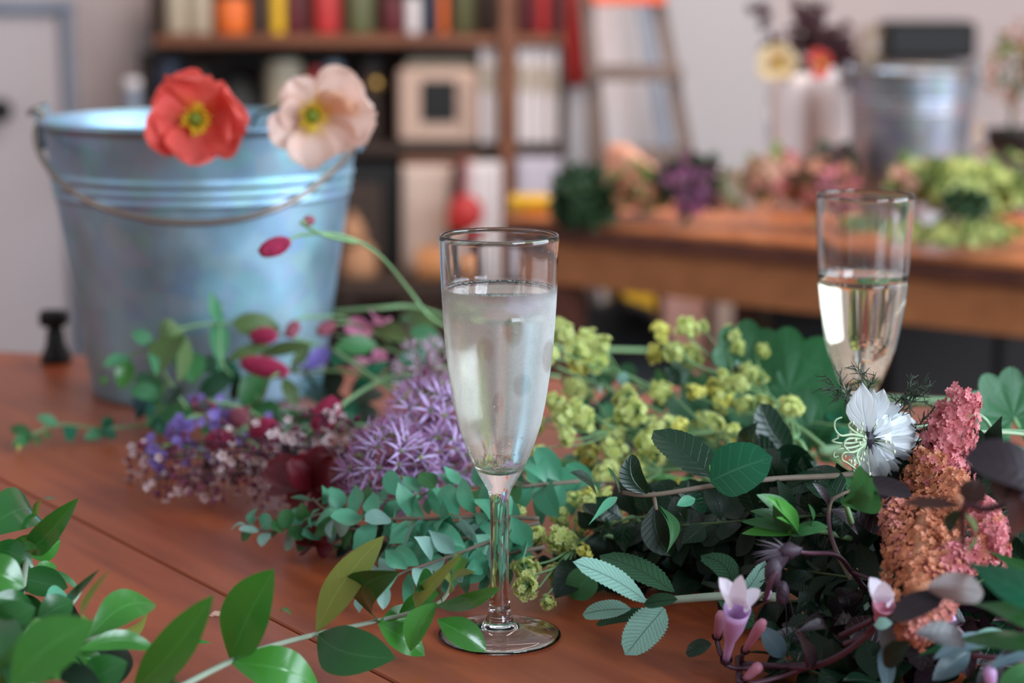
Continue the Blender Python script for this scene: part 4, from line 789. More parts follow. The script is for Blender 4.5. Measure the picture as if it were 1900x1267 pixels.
# ================================================================== VINE IN FRONT OF THE BUCKET
def vine(label, stems, leaves): return branch('leafy_vine', label, 'vine', stems, leaves, 'soft green vines by the bucket', stemmat=m_stem)
vine('leafy green vine climbing in front of the bucket left of the red heads', [([(430, 800, .01), (360, 770, .02), (310, 700, .045), (290, 640, .065), (330, 612, .072), (400, 600, .075), (500, 602, .07)], .0014, .0009), ([(290, 640, .065), (240, 660, .055), (200, 685, .05)], .0009, .0006), ([(310, 700, .045), (300, 760, .02), (340, 800, .006)], .001, .0007)],
  [(285, 640, .066, 245, 616, .075, 30, m_vine, {}), (280, 645, .066, 292, 700, .05, 18, m_vine, {}), (295, 630, .07, 340, 615, .075, 60, m_vined, B(bend=.2)), (335, 616, .074, 290, 700, .05, 66, m_vined, B(n=(-.3, -1, .3))), (338, 614, .074, 330, 710, .045, 34, m_vined, B(n=(.7, -1, .2))),
   (345, 650, .06, 358, 712, .04, 60, m_green, {}), (240, 662, .058, 192, 680, .055, 26, m_vine, B(n=(0, -1, .8))), (238, 664, .056, 224, 722, .035, 36, m_young, {}), (200, 700, .045, 186, 712, .04, 12, m_young, {}), (260, 690, .04, 300, 760, .02, 50, m_green, {}), (300, 740, .03, 240, 720, .035, 36, m_vine, {}),
   (310, 720, .04, 325, 745, .03, 50, m_shade, {}), (300, 760, .02, 360, 790, .015, 60, m_green, {}), (300, 745, .02, 282, 800, .008, 50, m_teal, {}), (340, 790, .01, 285, 800, .01, 40, m_teal, {}), (270, 730, .02, 255, 780, .012, 40, m_mint, {})])
vine('leafy green vine with upright pointed leaf in the middle of the bucket front', [([(520, 780, .01), (460, 720, .03), (415, 680, .05), (408, 620, .07), (412, 560, .085)], .0013, .0007)],
  [(413, 600, .075, 392, 540, .10, 24, m_vine, B(side=-.1)), (408, 672, .05, 404, 596, .075, 36, m_vine, B(shape=OVAL)), (408, 668, .05, 408, 690, .042, 10, m_vine, {}), (360, 680, .04, 446, 682, .045, 36, m_teal, B(n=(0, -1, .5))), (445, 690, .045, 368, 742, .02, 44, m_teal, B(n=(0, -1, .6), shape=OVAL)), (444, 688, .045, 432, 745, .02, 20, m_mint, {}),
   (520, 610, .07, 430, 600, .075, 46, m_vined, B(n=(0, -1, .4), shape=OVAL)), (500, 640, .06, 422, 668, .05, 26, m_vined, {}), (580, 640, .06, 480, 660, .05, 28, m_vined, {}), (575, 635, .06, 540, 690, .04, 24, m_vined, {}), (450, 700, .04, 480, 745, .02, 70, m_green, B(shape=ROUND)), (525, 700, .04, 550, 755, .02, 30, m_vined, {}), (470, 750, .02, 520, 790, .012, 50, m_green, {}), (560, 700, .03, 620, 760, .015, 60, m_mint, {}), (600, 720, .03, 640, 700, .04, 60, m_shade, {})])
vine('leafy green vine tip trailing left onto bare table from the bucket base', [([(330, 800, .006), (270, 790, .008), (190, 795, .008), (110, 788, .01), (60, 806, .008), (30, 820, .006)], .0012, .0007)],
  [(110, 790, .01, 68, 772, .018, 22, m_vine, {}), (130, 790, .01, 128, 822, .004, 28, m_teal, {}), (200, 795, .01, 196, 772, .02, 24, m_teal, B(shape=OVAL)), (195, 800, .006, 155, 815, .004, 24, m_vine, {}), (60, 806, .01, 18, 795, .012, 24, m_green, {}), (55, 808, .008, 24, 832, .004, 26, m_green, {}), (65, 806, .008, 70, 828, .004, 22, m_vined, {}), (90, 800, .008, 86, 815, .005, 20, m_vined, {}), (35, 826, .004, 34, 838, .004, 7, m_charty, {}), (212, 795, .01, 196, 812, .004, 30, m_teal, {}), (280, 790, .01, 310, 760, .03, 40, m_green, {})])
vine('leafy green vine tangle right of the bucket behind the purple flowers', [([(860, 700, .03), (760, 660, .05), (680, 640, .055), (620, 620, .06)], .0014, .0008)],
  [(650, 640, .06, 615, 680, .045, 34, m_teal, {}), (700, 640, .06, 620, 645, .06, 40, m_green, {}), (720, 670, .05, 660, 720, .03, 30, m_teal, B(n=(0, -1, .5))), (760, 640, .06, 690, 600, .07, 40, m_vined, {}), (800, 660, .05, 740, 670, .05, 40, m_teal, {}), (820, 640, .06, 760, 610, .07, 40, m_vine, {}), (780, 700, .04, 700, 710, .03, 40, m_green, {}), (840, 700, .04, 790, 720, .03, 50, m_vined, {}), (640, 740, .02, 590, 760, .01, 60, m_shade, {}), (820, 600, .07, 740, 590, .07, 36, m_vined, {}), (700, 760, .01, 620, 790, .008, 60, m_shade, {}), (700, 720, .02, 650, 750, .02, 60, m_shade, {})])

# ================================================================== RED BURNET HEADS
m_burnet = plain('crimson_burnet', lin(160, 36, 76), .8, var=.45, scale=260, bump=.6); m_burnetd = plain('dull_burnet', lin(140, 70, 84), .7, var=.3, scale=260)
def burnet(label, a, b, w, stem, mat=m_burnet, seed=0):
    rr = random.Random(seed); A, E = G(*a), G(*b); ax = E - A; L = ax.length; t = thing('burnet_flower', label, 'flower', A, 'burnet flower heads'); r = w * .5 * m_per_px(A)
    mb = MB(); q = V((0, 0, 1)).rotation_difference(ax)
    mb.lathe([(.0002, 0)] + [(r * .9 * math.sin(math.pi * (k + .5) / 12) ** .42, L * (k + .5) / 12) for k in range(12)] + [(.0002, L)], A, 18, axis=ax)
    for k in range(240):
        h = (k + .5) / 240; an = k * 2.39996; rad = r * .92 * max(.12, math.sin(math.pi * min(.97, max(.03, h)))) ** .4
        mb.ball(A + q @ V((rad * math.cos(an), rad * math.sin(an), h * L)), rr.uniform(.0006, .0010), 6)
    mb.build('flower_head', mat, t); s = MB(); s.tube([A + ax * .1] + pts(stem), (.0010, .0012), 6); s.build('stem', m_stem, t)
burnet('crimson burnet head highest of all, on an arching stem before the bucket', (535, 448, .16), (484, 468, .155), 34, [(560, 436, .163), (630, 436, .16), (700, 470, .145), (760, 540, .11), (800, 590, .09), (860, 620, .07)], seed=1)
burnet('crimson burnet head against the bucket beside the round olive leaf', (512, 622, .07), (466, 624, .068), 32, [(540, 625, .065), (640, 660, .05), (760, 720, .03)], seed=2)
burnet('long crimson burnet head lying level, largest and centre left', (533, 690, .055), (450, 672, .058), 40, [(500, 705, .05), (485, 740, .03), (450, 770, .01)], seed=3)
burnet('crimson burnet head tilted up beside the pale purple starburst flowers', (585, 800, .035), (625, 740, .055), 50, [(560, 830, .02), (540, 850, .012), (700, 860, .01)], seed=4)
burnet('round crimson burnet head among the small pink blossoms', (470, 800, .035), (512, 798, .04), 50, [(450, 830, .02), (500, 850, .012)], seed=5)
burnet('dusky crimson burnet head among the pink blossoms, further left', (385, 820, .03), (430, 812, .03), 40, [(370, 830, .02), (330, 850, .01)], seed=6)
burnet('small dull burnet head left of the bucket edge', (550, 600, .075), (536, 622, .07), 24, [(560, 590, .076), (640, 590, .07), (700, 620, .06)], m_burnetd, 7)
burnet('small dull burnet head on the bucket right edge', (618, 602, .07), (592, 616, .068), 24, [(650, 600, .07), (720, 625, .055)], m_burnetd, 8)
burnet('tiny dull brown burnet head highest before the bucket', (566, 411, .17), (580, 408, .17), 16, [(560, 414, .17), (600, 436, .163), (660, 450, .155)], m_burnetd, 9)
burnet('small pinkish burnet head above the pink blossoms', (440, 790, .03), (445, 758, .042), 34, [(450, 810, .02), (480, 830, .01)], m_burnetd, 10)
burnet('coral-red burnet head low behind the pink blossoms', (330, 840, .012), (300, 836, .012), 30, [(350, 845, .01), (380, 850, .01)], m_burnetd, 11)

# ================================================================== SMALL PINK BLOSSOM SPRAYS
m_bpink = leafy('pale_pink_blossom', lin(250, 230, 226), lin(250, 214, 214), rough=.6, trans=.3, vein=0, bump=0); m_bplum = plain('plum_calyx', lin(110, 40, 70), .6, var=.4, scale=150)
m_bviolet = leafy('violet_blossom', lin(132, 116, 200), lin(140, 120, 200), rough=.6, trans=.3, vein=0, bump=0, var=.35)
bl = MB(); bl.star((0, 0, 0), (0, 0, 1), 1.0, 5, .8, .5, 0, 1, cr=.3); bl.lathe([(.05, -1.1), (.35, -.8), (.42, -.3), (.2, 0)], (0, 0, 0), 8, mi=1); P_pink = proto(bl, 'blossom', [m_bpink, m_bplum])
bl = MB(); bl.star((0, 0, 0), (0, 0, 1), 1.0, 5, .9, .3, 0, 1, cr=.2); bl.lathe([(.05, -.9), (.3, -.6), (.2, 0)], (0, 0, 0), 8, mi=1); P_vio = proto(bl, 'blossom', [m_bviolet, m_bplum])
bl = MB(); bl.lathe([(.05, -1), (.5, -.6), (.55, 0), (.3, .5), (.05, .8)], (0, 0, 0), 8, mi=0); P_bud = proto(bl, 'flower_bud', [m_bplum])
def bspray(label, path, n, seed, protos, size=9, sag=40, group='small pink blossom sprays', cat='flower spray', name='blossom_spray', stemmat=None):
    rr = random.Random(seed); ps = pts(path); t = thing(name, label, cat, ps[0], group); sp, _ = spline(ps, 1, 10)
    s = MB(); s.tube(ps, (.0010, .0006), 6); todo = []
    for k in range(n):
        p = rr.choice(sp[3:]) if k % 3 else sp[3 + int((len(sp) - 4) * k / n)]; mpp = m_per_px(p)
        e = p + V((rr.uniform(-20, 20) * mpp, rr.uniform(-.012, .012), -rr.uniform(-.35, 1) * sag * mpp)); e.z = max(e.z, .003)
        s.tube([p, (p + e) / 2 + V((rr.uniform(-.002, .002), 0, .001)), e], .0003, 4); todo.append((e, p))
    s.build('stem', stemmat or m_redtwig, t)
    for e, p in todo:
        d = (e - p + V((rr.uniform(-.004, .004), -.010 - rr.random() * .010, rr.uniform(-.001, .010)))).normalized()
        part_copy(rr.choice(protos), t, e, V((0, 0, 1)).rotation_difference(d), size * m_per_px(e) * rr.uniform(.75, 1.25))
    return t
PK = [P_pink, P_bud]
bspray('small pink blossom spray reaching farthest left over bare table', [(460, 830, .035), (380, 820, .035), (320, 830, .03), (270, 845, .025), (238, 835, .022)], 46, 1, PK, sag=60)
bspray('small pink blossom spray hanging in columns, front left of the burnet heads', [(560, 850, .035), (470, 840, .04), (380, 840, .038), (300, 850, .032)], 60, 2, PK, sag=85)
bspray('small pink blossom spray around the round crimson burnet head', [(640, 830, .04), (560, 830, .042), (480, 815, .042), (400, 805, .04)], 56, 3, PK, sag=60)
bspray('small pink blossom spray beside the purple starburst, upper one', [(700, 820, .03), (640, 780, .05), (600, 770, .055), (540, 775, .05), (520, 765, .055)], 42, 4, PK, sag=40)
bspray('small pink blossom spray under the crimson heads, in shade', [(680, 860, .025), (600, 855, .03), (520, 860, .03), (440, 868, .028)], 52, 5, PK, sag=70)
bspray('small pink blossom spray at the lower left corner of the cluster', [(520, 880, .016), (420, 880, .018), (340, 885, .018), (285, 888, .016)], 46, 6, [P_bud, P_pink, P_bud], sag=30)
bspray('violet-blue blossom spray low in front of the bucket base, left', [(470, 800, .02), (400, 770, .035), (350, 775, .04), (330, 790, .03)], 22, 7, [P_vio], size=12, sag=30, group='violet-blue blossom sprays', stemmat=m_stem)
bspray('violet-blue blossom spray poking out left among pink blossoms', [(420, 850, .02), (350, 830, .03), (300, 825, .032), (278, 840, .028)], 24, 8, [P_vio], size=11, sag=25, group='violet-blue blossom sprays', stemmat=m_stem)
bspray('violet-blue blossom spray in front of the middle of the bucket', [(500, 790, .02), (460, 760, .035), (400, 745, .045), (370, 750, .042)], 24, 9, [P_vio, P_bud], size=11, sag=25, group='violet-blue blossom sprays', stemmat=m_stem)
sprig('leafy_sprig', 'shaded sprig beneath the small pink blossoms', 'sprig', [(720, 870, .012), (600, 860, .014), (480, 870, .012), (360, 880, .01)], 14, 50, 26, [m_shade, m_plum, m_plum], 71, 'dark sprigs under the blossoms', stemmat=m_redtwig)
sprig('leafy_sprig', 'green sprig between bucket base and pink blossoms', 'sprig', [(700, 790, .01), (600, 790, .012), (480, 800, .01), (380, 810, .008)], 14, 56, 30, [m_mint, m_green, m_teal], 72, 'dark sprigs under the blossoms', stemmat=m_stem)

# ================================================================== ALLIUM STARBURSTS
m_all = leafy('lilac_allium', lin(204, 180, 228), lin(176, 124, 178), rough=.5, trans=.25, vein=.15, bump=0, var=.3); m_allc = plain('allium_green_centre', lin(120, 130, 70), .6); m_allst = plain('allium_pedicel', lin(134, 72, 110), .5, var=.3)
m_allp = leafy('pale_allium', lin(206, 190, 206), rough=.5, trans=.25, vein=0, bump=0)
def allium_proto(mat, seed):
    rr = random.Random(seed); mb = MB()
    for k in range(6):
        an = k * math.pi / 3 + rr.uniform(-.2, .2); d = V((math.cos(an), math.sin(an), rr.uniform(.3, .9))).normalized()
        mb.blade((0, 0, 0), d * rr.uniform(.85, 1.1), .10, n=(-d.x * .5, -d.y * .5, 1), shape=SLIM, nu=5, nv=2, zmin=None)
        d2 = V((math.cos(an + .5), math.sin(an + .5), 1.3)).normalized(); mb.tube([(0, 0, 0), d2 * .7], .018, 4, 2, smooth=False)
    mb.ball((0, 0, .06), .12, 8, 1); return proto(mb, 'floret', [mat, m_allc, m_allst])
A_pr = [allium_proto(m_all, 1), allium_proto(m_all, 2)]; A_pp = [allium_proto(m_allp, 3)]
def allium(label, c, rpx, n, seed, pr, stem, fsize=30):
    rr = random.Random(seed); C = G(*c); mpp = m_per_px(C); Rr = rpx * mpp; t = thing('allium_flower', label, 'flower', C, 'starburst allium heads')
    todo = []; s = MB()
    for k in range(n):
        zz = 1 - 2 * (k + .5) / n; an = k * 2.39996; d = V((math.sqrt(1 - zz * zz) * math.cos(an), math.sqrt(1 - zz * zz) * math.sin(an), zz)); d = (d + V((rr.uniform(-.2, .2), rr.uniform(-.2, .2), rr.uniform(-.2, .2)))).normalized()
        p = C + d * Rr * rr.uniform(.68, .9)
        if p.z < .006: p.z = .006 + rr.random() * .004
        s.tube([C, p], .0004, 4, smooth=False); todo.append((p, d))
    s.ball(C, .003, 8); s.build('pedicels', m_allst, t)
    for p, d in todo: part_copy(rr.choice(pr), t, p, V((0, 0, 1)).rotation_difference(d), fsize * mpp * rr.uniform(.85, 1.2))
    q = MB(); q.tube([C] + pts(stem), .0022, 8); q.build('stem', m_stem, t)
allium('purple starburst allium head, nearest and lowest, left of the flute', (722, 868, .048), 82, 85, 1, A_pr, [(820, 890, .02), (940, 900, .012)], 44)
allium('purple starburst allium head behind the flute bowl, upper right one', (800, 790, .06), 86, 85, 2, A_pr, [(900, 850, .03), (1000, 880, .012)], 42)
allium('purple starburst allium head between the other purple heads and the flute', (820, 858, .045), 64, 60, 3, A_pr, [(900, 890, .02), (980, 900, .012)], 38)
allium('pale faded allium head blurred behind the purple heads', (790, 690, .07), 60, 46, 4, A_pp, [(880, 740, .04), (1000, 800, .02)], 26)

# ================================================================== DARK RED PETALS, PINK BLOOM
m_claret = leafy('claret_petal', lin(112, 26, 40), lin(90, 34, 50), rough=.45, trans=.25, vein=.15, nside=14, bump=.3)
def bloom(label, c, petals, mat, name='rose_bloom', stem=None, group=None, shape=FAN, ctr=None):
    C = G(*c); t = thing(name, label, 'flower', C, group)
    for i, (tx, ty, tz, w) in enumerate(petals):
        mb = MB(); e = G(tx, ty, tz); mb.blade(C, e, w * m_per_px(C), shape=shape, ruf=.1, fold=.3, bend=.08, nu=12, nv=10, ph=i * 1.7, n=(CP - C).normalized() + V((0, 0, .6))); mb.build('petal', mat, t)
    if ctr: m = MB(); m.ball(C, .003, 8); m.build('flower_centre', ctr, t)
    if stem: s = MB(); s.tube([C] + pts(stem), .0014, 6); s.build('stem', m_stemd, t)
bloom('dark claret bloom with broad drooping petals left of the purple starburst', (580, 905, .03), [(492, 868, .04, 70), (540, 850, .05, 80), (620, 850, .05, 60), (600, 830, .055, 60), (540, 945, .012, 90), (600, 960, .010, 80), (650, 900, .03, 70), (500, 905, .025, 60)], m_claret, stem=[(660, 920, .012), (760, 930, .008)])
bloom('small dark claret bloom half hidden by the grey-green sprig', (585, 1010, .01), [(548, 985, .018, 50), (590, 978, .022, 50), (620, 1000, .014, 50), (560, 1020, .005, 40), (610, 1028, .004, 40)], m_claret, stem=[(660, 1010, .006), (740, 1000, .006)])
m_rose = leafy('rose_pink_petal', lin(222, 140, 176), rough=.55, trans=.35, vein=.15, bump=.2)
bloom('bright pink petals showing behind the stalks right of the bucket', (700, 618, .06), [(640, 612, .065, 44), (690, 582, .08, 40), (716, 600, .075, 40), (720, 620, .06, 30)], m_rose, name='pink_bloom', stem=[(760, 680, .03), (820, 720, .02)])
bloom('dull pink petals low among stalks right of the bucket', (690, 668, .045), [(650, 682, .04, 24), (712, 650, .05, 24), (720, 664, .048, 24)], m_rose, name='pink_bloom', stem=[(760, 700, .03), (820, 740, .02)])
bloom('pale violet petal against the lower bucket front', (565, 690, .04), [(612, 650, .055, 36), (560, 680, .05, 24)], m_bviolet, name='violet_bloom', stem=[(600, 730, .02), (640, 760, .01)])

# ================================================================== WHITE NIGELLA
m_nig = leafy('white_petal', lin(244, 247, 250), lin(232, 240, 242), rough=.55, trans=.35, vein=.12, nside=3, bump=.5, var=.04, veincol=lin(190, 205, 205), slope=6)
m_thread = plain('dark_thread_bract', lin(44, 58, 40), .6, var=.3); m_style = plain('pale_green_style', lin(150, 172, 138), .45, var=.12); m_nigc = plain('inky_centre', lin(32, 24, 40), .6); m_anther = plain('pale_anther', lin(196, 206, 176), .6)
ND = 1.0
NC = P(1612, 816, ND - .012); t = thing('nigella_flower', 'white love-in-a-mist flower with dark centre and wispy bracts at the right', 'flower', NC)
npx = m_per_px(NC)
ptl = [(1600, 710, .0, 52, .02), (1640, 722, .012, 50, .0), (1572, 900 - 60, .014, 30, .01), (1664, 744, .02, 48, .0), (1688, 768, .018, 50, .0), (1703, 798, .016, 52, -.004), (1698, 826, .014, 50, -.006), (1690, 856, .01, 50, -.008), (1664, 884, .006, 50, -.01), (1640, 892, .0, 50, -.012), (1610, 880, -.004, 46, -.012), (1655, 800, -.004, 46, -.014), (1660, 850, -.008, 44, -.014), (1625, 768, .0, 44, -.01), (1650, 770, -.002, 46, -.012)]
ptl += [(1620, 722, .014, 44, 0), (1676, 752, .024, 44, 0), (1700, 782, .022, 44, 0), (1706, 812, .02, 44, 0), (1700, 842, .018, 44, 0), (1680, 872, .014, 44, 0), (1652, 892, .01, 44, 0)]
for i, (tx, ty, dd, w, off) in enumerate(ptl):
    mb = MB(); mb.blade(NC + V((.001, .004, 0)), P(tx, ty, ND + dd), w * npx * 1.3, n=(-.75, -1, .1), shape=[.10, .34, .6, .86, 1, .94, .62, .34, .0], bend=.10, fold=.2, ruf=.055, ruk=4, nu=14, nv=8, ph=i * 1.3, zmin=None); mb.build('petal', m_nig, t)
mb = MB(); mb.ball(NC + V((-.001, -.002, 0)), (.0034, .003, .0045), 12, rnd=.15)
rr = random.Random(5)
for k in range(46):
    a = rr.uniform(0, 6.28); L = rr.uniform(.004, .0078); mb.tube([NC, NC + V((math.cos(a) * L, -.002, math.sin(a) * L))], (.0005, .0001), 4, smooth=False)
mb.build('flower_centre', m_nigc, t)
mb = MB()
for (pl) in [[(1606, 812, -.02), (1582, 806, -.03), (1560, 808, -.035), (1549, 795, -.036), (1550, 780, -.036), (1562, 774, -.035)], [(1606, 818, -.02), (1580, 822, -.03), (1558, 822, -.034), (1544, 818, -.034), (1556, 812, -.034)],
             [(1606, 822, -.02), (1582, 830, -.03), (1562, 832, -.034), (1548, 838, -.034), (1548, 848, -.034), (1556, 846, -.034)], [(1606, 824, -.02), (1586, 838, -.03), (1566, 840, -.034), (1562, 852, -.034), (1574, 860, -.033), (1590, 872, -.03)],
             [(1606, 820, -.02), (1590, 842, -.028), (1594, 862, -.03), (1588, 876, -.03), (1580, 866, -.03)], [(1604, 812, -.02), (1584, 800, -.03), (1574, 790, -.034), (1580, 782, -.034)], [(1604, 814, -.02), (1574, 814, -.032), (1566, 826, -.034), (1576, 838, -.033)]]:
    mb.tube([P(x, y, ND + d) for x, y, d in pl], (.0007, .0004), 6)
mb.lathe([(.0005, 0), (.0026, .002), (.0024, .007), (.001, .010)], NC, 10, axis=(-1, -.4, .02)); mb.build('styles', m_style, t)
mb = MB(); m2 = MB()
for k in range(44):
    a = rr.uniform(math.pi * .6, math.pi * 1.5); L = rr.uniform(24, 62) * npx; e = NC + V((math.cos(a) * L, rr.uniform(-.02, -.004), math.sin(a) * L * .9))
    if k > 36: a = rr.uniform(0, 6.28); L = rr.uniform(20, 44) * npx; e = NC + V((math.cos(a) * L, -.014, math.sin(a) * L))
    mb.tube([NC, (NC + e) / 2 + V((-.001, -.002, .001)), e], .00022, 4); m2.ball(e, (.0006, .0005, .0011), 6)
fil = mb.build('filaments', m_style, t); m2.build('anthers', m_anther, fil)
mb = MB()
def thread(mb, p, d, L, rr, depth=0):
    q = [p]; dd = V(d).normalized()
    for k in range(5):
        dd = (dd + V((rr.uniform(-.18, .18), rr.uniform(-.18, .18), rr.uniform(-.18, .18)))).normalized(); q.append(q[-1] + dd * L / 5)
    mb.tube(q, (.00046 if depth == 0 else .00034, .00016), 4)
    if depth < 2:
        for k in range(1, 5):
            for s in range(2 if depth == 0 else 1):
                e = (dd + V((rr.uniform(-1, 1), rr.uniform(-.6, .6), rr.uniform(-1, 1)))).normalized(); thread(mb, q[k], e, L * .55, rr, depth + 1)
NB = P(1650, 800, ND + .02)
for (tx, ty, L) in [(1530, 720, .045), (1558, 700, .05), (1600, 690, .045), (1680, 712, .035), (1720, 730, .035), (1735, 800, .032), (1740, 840, .03), (1700, 870, .025), (1690, 890, .025), (1750, 780, .032), (1690, 740, .03)]:
    a = P(1640 + (tx - 1640) * .5, 795 + (ty - 795) * .5, ND + .012); e = P(tx, ty, ND + .005); mb.tube([NB, a], .0003, 4, smooth=False); thread(mb, a, e - a, (e - a).length, rr)
mb.build('bracts', m_thread, t)
mb = MB(); mb.tube([NB, P(1720, 790, ND + .03), P(1800, 800, ND + .04), P(1900, 806, ND + .05), P(1990, 830, ND + .06)], .0011, 6); mb.build('stem', m_style, t)

# ================================================================== PINK AND ORANGE SPIKES
m_spk = leafy('rose_pink_floret', lin(228, 152, 156), lin(208, 124, 130), rough=.5, trans=.3, vein=0, bump=0, var=.3); m_spo = leafy('orange_floret', lin(206, 146, 112), lin(186, 116, 84), rough=.55, trans=.3, vein=0, bump=0, var=.3); m_spr = leafy('brick_floret', lin(172, 104, 92), rough=.55, trans=.25, vein=0, bump=0, var=.3)
def fl_proto(m, s):
    mb = MB(); mb.star((0, 0, 0), (0, 0, 1), 1, 5, .85, .35, 0, 1, spin=s, cr=.2); return proto(mb, 'floret', [m, m_spo])
SPK = {'p': [fl_proto(m_spk, 0), fl_proto(m_spk, .5)], 'o': [fl_proto(m_spo, 0), fl_proto(m_spo, .5)], 'r': [fl_proto(m_spr, 0)]}
MS = {'p': m_spk, 'o': m_spo, 'r': m_spr}
def spike(label, path, w, kinds, n, seed, fs=7):
    n = int(n * 1.5)
    """path: (px, py, depth)"""
    rr = random.Random(seed); ps = [P(*p) for p in path]; t = thing('flower_spike', label, 'flower', ps[-1], 'dense flower spikes of the heap'); sp, _ = spline(ps, 1, 10); mpp = m_per_px(ps[0]); L = len(sp)
    core = MB(); core.tube(sp, [max(.0008, w * .5 * mpp * .62 * math.sin(math.pi * (.08 + .86 * i / (L - 1))) ** .6 * .8) for i in range(L)], 10, smooth=False); core.build('spike_core', MS[kinds[0]], t)
    rest = MB()
    for k in range(n):
        i = rr.randrange(1, L - 1); f = i / (L - 1); tg = (sp[i + 1] - sp[i - 1]).normalized(); a = rr.uniform(0, 6.28); o = tg.orthogonal().normalized(); d = Quaternion(tg, a) @ o
        if k < 95 and d.y > .1: d.y = -d.y
        rad = w * .5 * mpp * math.sin(math.pi * (.10 + .84 * f)) ** .6 * rr.uniform(.72, 1.16)
        p = sp[i] + d * rad + tg * rr.uniform(-.003, .003); p.z = max(p.z, .004); nd = (d + V((rr.uniform(-.6, .6), rr.uniform(-.6, .3), rr.uniform(-.5, .7)))).normalized(); s = fs * mpp * rr.uniform(.65, 1.4)
        if k < 95: part_copy(rr.choice(SPK[rr.choice(kinds)]), t, p, V((0, 0, 1)).rotation_difference(nd), s)
        else: rest.star(p, nd, s, 5, .85, .4, spin=rr.random() * 6)
    rest.build('floret_mass', MS[kinds[0]], t, kind='stuff')
    s = MB(); s.tube(sp, .0013, 6); s.build('stem', m_palestem, t)
spike('rose-pink flower spike upright, right of the white flower', [(1792, 728, 1.0), (1772, 780, 1.0), (1758, 830, 1.0), (1762, 880, 1.005), (1772, 930, 1.01)], 86, 'ppp', 420, 1, 8)
spike('salmon-orange flower spike just below and left of the rose-pink one', [(1728, 842, .985), (1720, 890, .985), (1716, 940, .985), (1712, 990, .99)], 84, 'oop', 360, 2)
spike('thick orange flower spike standing lowest in the middle of the dark leaves', [(1725, 940, .95), (1712, 1000, .925), (1704, 1060, .90), (1706, 1110, .88), (1700, 1180, .855)], 118, 'ooo', 560, 3)
spike('orange-pink flower spike leaning behind the purple leaf', [(1770, 890, .97), (1772, 950, .945), (1760, 1010, .92), (1730, 1060, .90)], 96, 'oop', 380, 4)
spike('brick-red short flower spike at the left of the orange ones', [(1668, 938, .95), (1662, 965, .94), (1668, 1010, .92), (1680, 1050, .90)], 58, 'rro', 220, 5)
spike('dusty pink flower spike at the far right under the purple leaves', [(1812, 930, .93), (1830, 960, .92), (1840, 1000, .91), (1858, 1035, .90)], 58, 'por', 240, 6)
spike('dusty pink flower spike pointing right below the purple leaf stem', [(1820, 1020, .90), (1790, 1035, .90), (1750, 1055, .895), (1715, 1075, .89)], 66, 'por', 280, 7)
spike('rust-coloured flower spike at the bottom, beneath the dark leaves', [(1760, 1120, .86), (1730, 1150, .855), (1705, 1168, .85), (1690, 1172, .85)], 50, 'rro', 220, 8)
branch('pale_branching_stalk', 'branching pale green stalk behind the rose-pink spike', 'stalk', [([(1960, 880, .07), (1870, 830, .085), (1815, 805, .09), (1785, 800, .09)], .0016, .001), ([(1848, 818, .088), (1830, 780, .10), (1800, 760, .105)], .0012, .0008), ([(1830, 812, .088), (1800, 790, .095), (1780, 785, .095)], .001, .0006), ([(1960, 806, .09), (1880, 800, .09), (1830, 800, .09)], .0014, .001)], [], stemmat=m_palestem)

# ================================================================== LILAC TRUMPETS
m_lil = leafy('lilac_trumpet', lin(210, 170, 214), lin(230, 214, 236), rough=.5, trans=.35, vein=.06, bump=0, var=.06); m_lilw = leafy('white_lilac_lobe', lin(238, 232, 246), rough=.5, trans=.35, vein=.05, bump=0, var=.05); m_budp = plain('pink_bud', lin(186, 120, 140), .5, var=.2); m_calyx = plain('dark_calyx', lin(58, 40, 54), .6, var=.4, scale=200)
def trumpet(label, mouth, base, rm, rb, lobes, mats, stem, seed=0, bud=False):
    rr = random.Random(seed); M, A = G(*mouth), G(*base); ax = M - A; L = ax.length; mpp = m_per_px(M); t = thing('trumpet_flower', label, 'flower bud' if bud else 'flower', A, 'lilac trumpet flowers and buds'); mb = MB(); RM, RB = rm * mpp, rb * mpp
    if bud: prof = [(.0002, 0), (RB * .8, L * .05), (RB, L * .3), (RM * .9, L * .6), (RM, L * .8), (RM * .7, L * .95), (.0002, L)]
    else: prof = [(.0002, 0), (RB * .8, L * .02), (RB * .9, L * .2), (RB * 1.1, L * .4), (RM * .85, L * .65), (RM * .98, L * .85), (RM * 1.08, L)]
    if not bud: prof += [(RM * 1.02, L * .99), (RM * .8, L * .66), (RB * .9, L * .4), (.0003, L * .35)]
    mb.lathe(prof, A, 20, axis=ax); tb = mb.build('tube', mats[0], t)
    for (tx, ty, tz, w) in lobes:
        e = G(tx, ty, tz); b = M + (e - M).normalized() * RM * .8 - ax.normalized() * .001; m2 = MB(); e = b + (e - b) * 1.25; m2.blade(b, e, w * 1.25 * mpp, shape=STRAP, n=(CP - M).normalized() + V((0, 0, .3)), fold=.15, bend=.08, nu=8, nv=6); m2.build('lobe', mats[1], tb)
    c = MB(); q = A
    for k in range(6): an = k * 1.05; o = Quaternion(ax.normalized(), an) @ ax.orthogonal().normalized(); c.blade(q - ax * .06, q + ax * .12 + o * RB * 1.3, RB * 1.3, n=o, nu=5, nv=2)
    c.build('calyx', m_calyx, t); s = MB(); s.tube([A - ax * .05] + pts(stem), .0012, 6); s.build('stem', m_redtwig, t)
trumpet('lilac and white trumpet flower standing upright at the front edge of the heap', (1368, 1128, .046), (1346, 1228, .012), 24, 9, [(1340, 1082, .062, 26), (1374, 1078, .064, 26), (1404, 1100, .056, 24), (1392, 1120, .05, 22), (1350, 1112, .052, 22)], [m_lil, m_lilw], [(1370, 1240, .008), (1420, 1236, .008), (1500, 1232, .012)], 1)
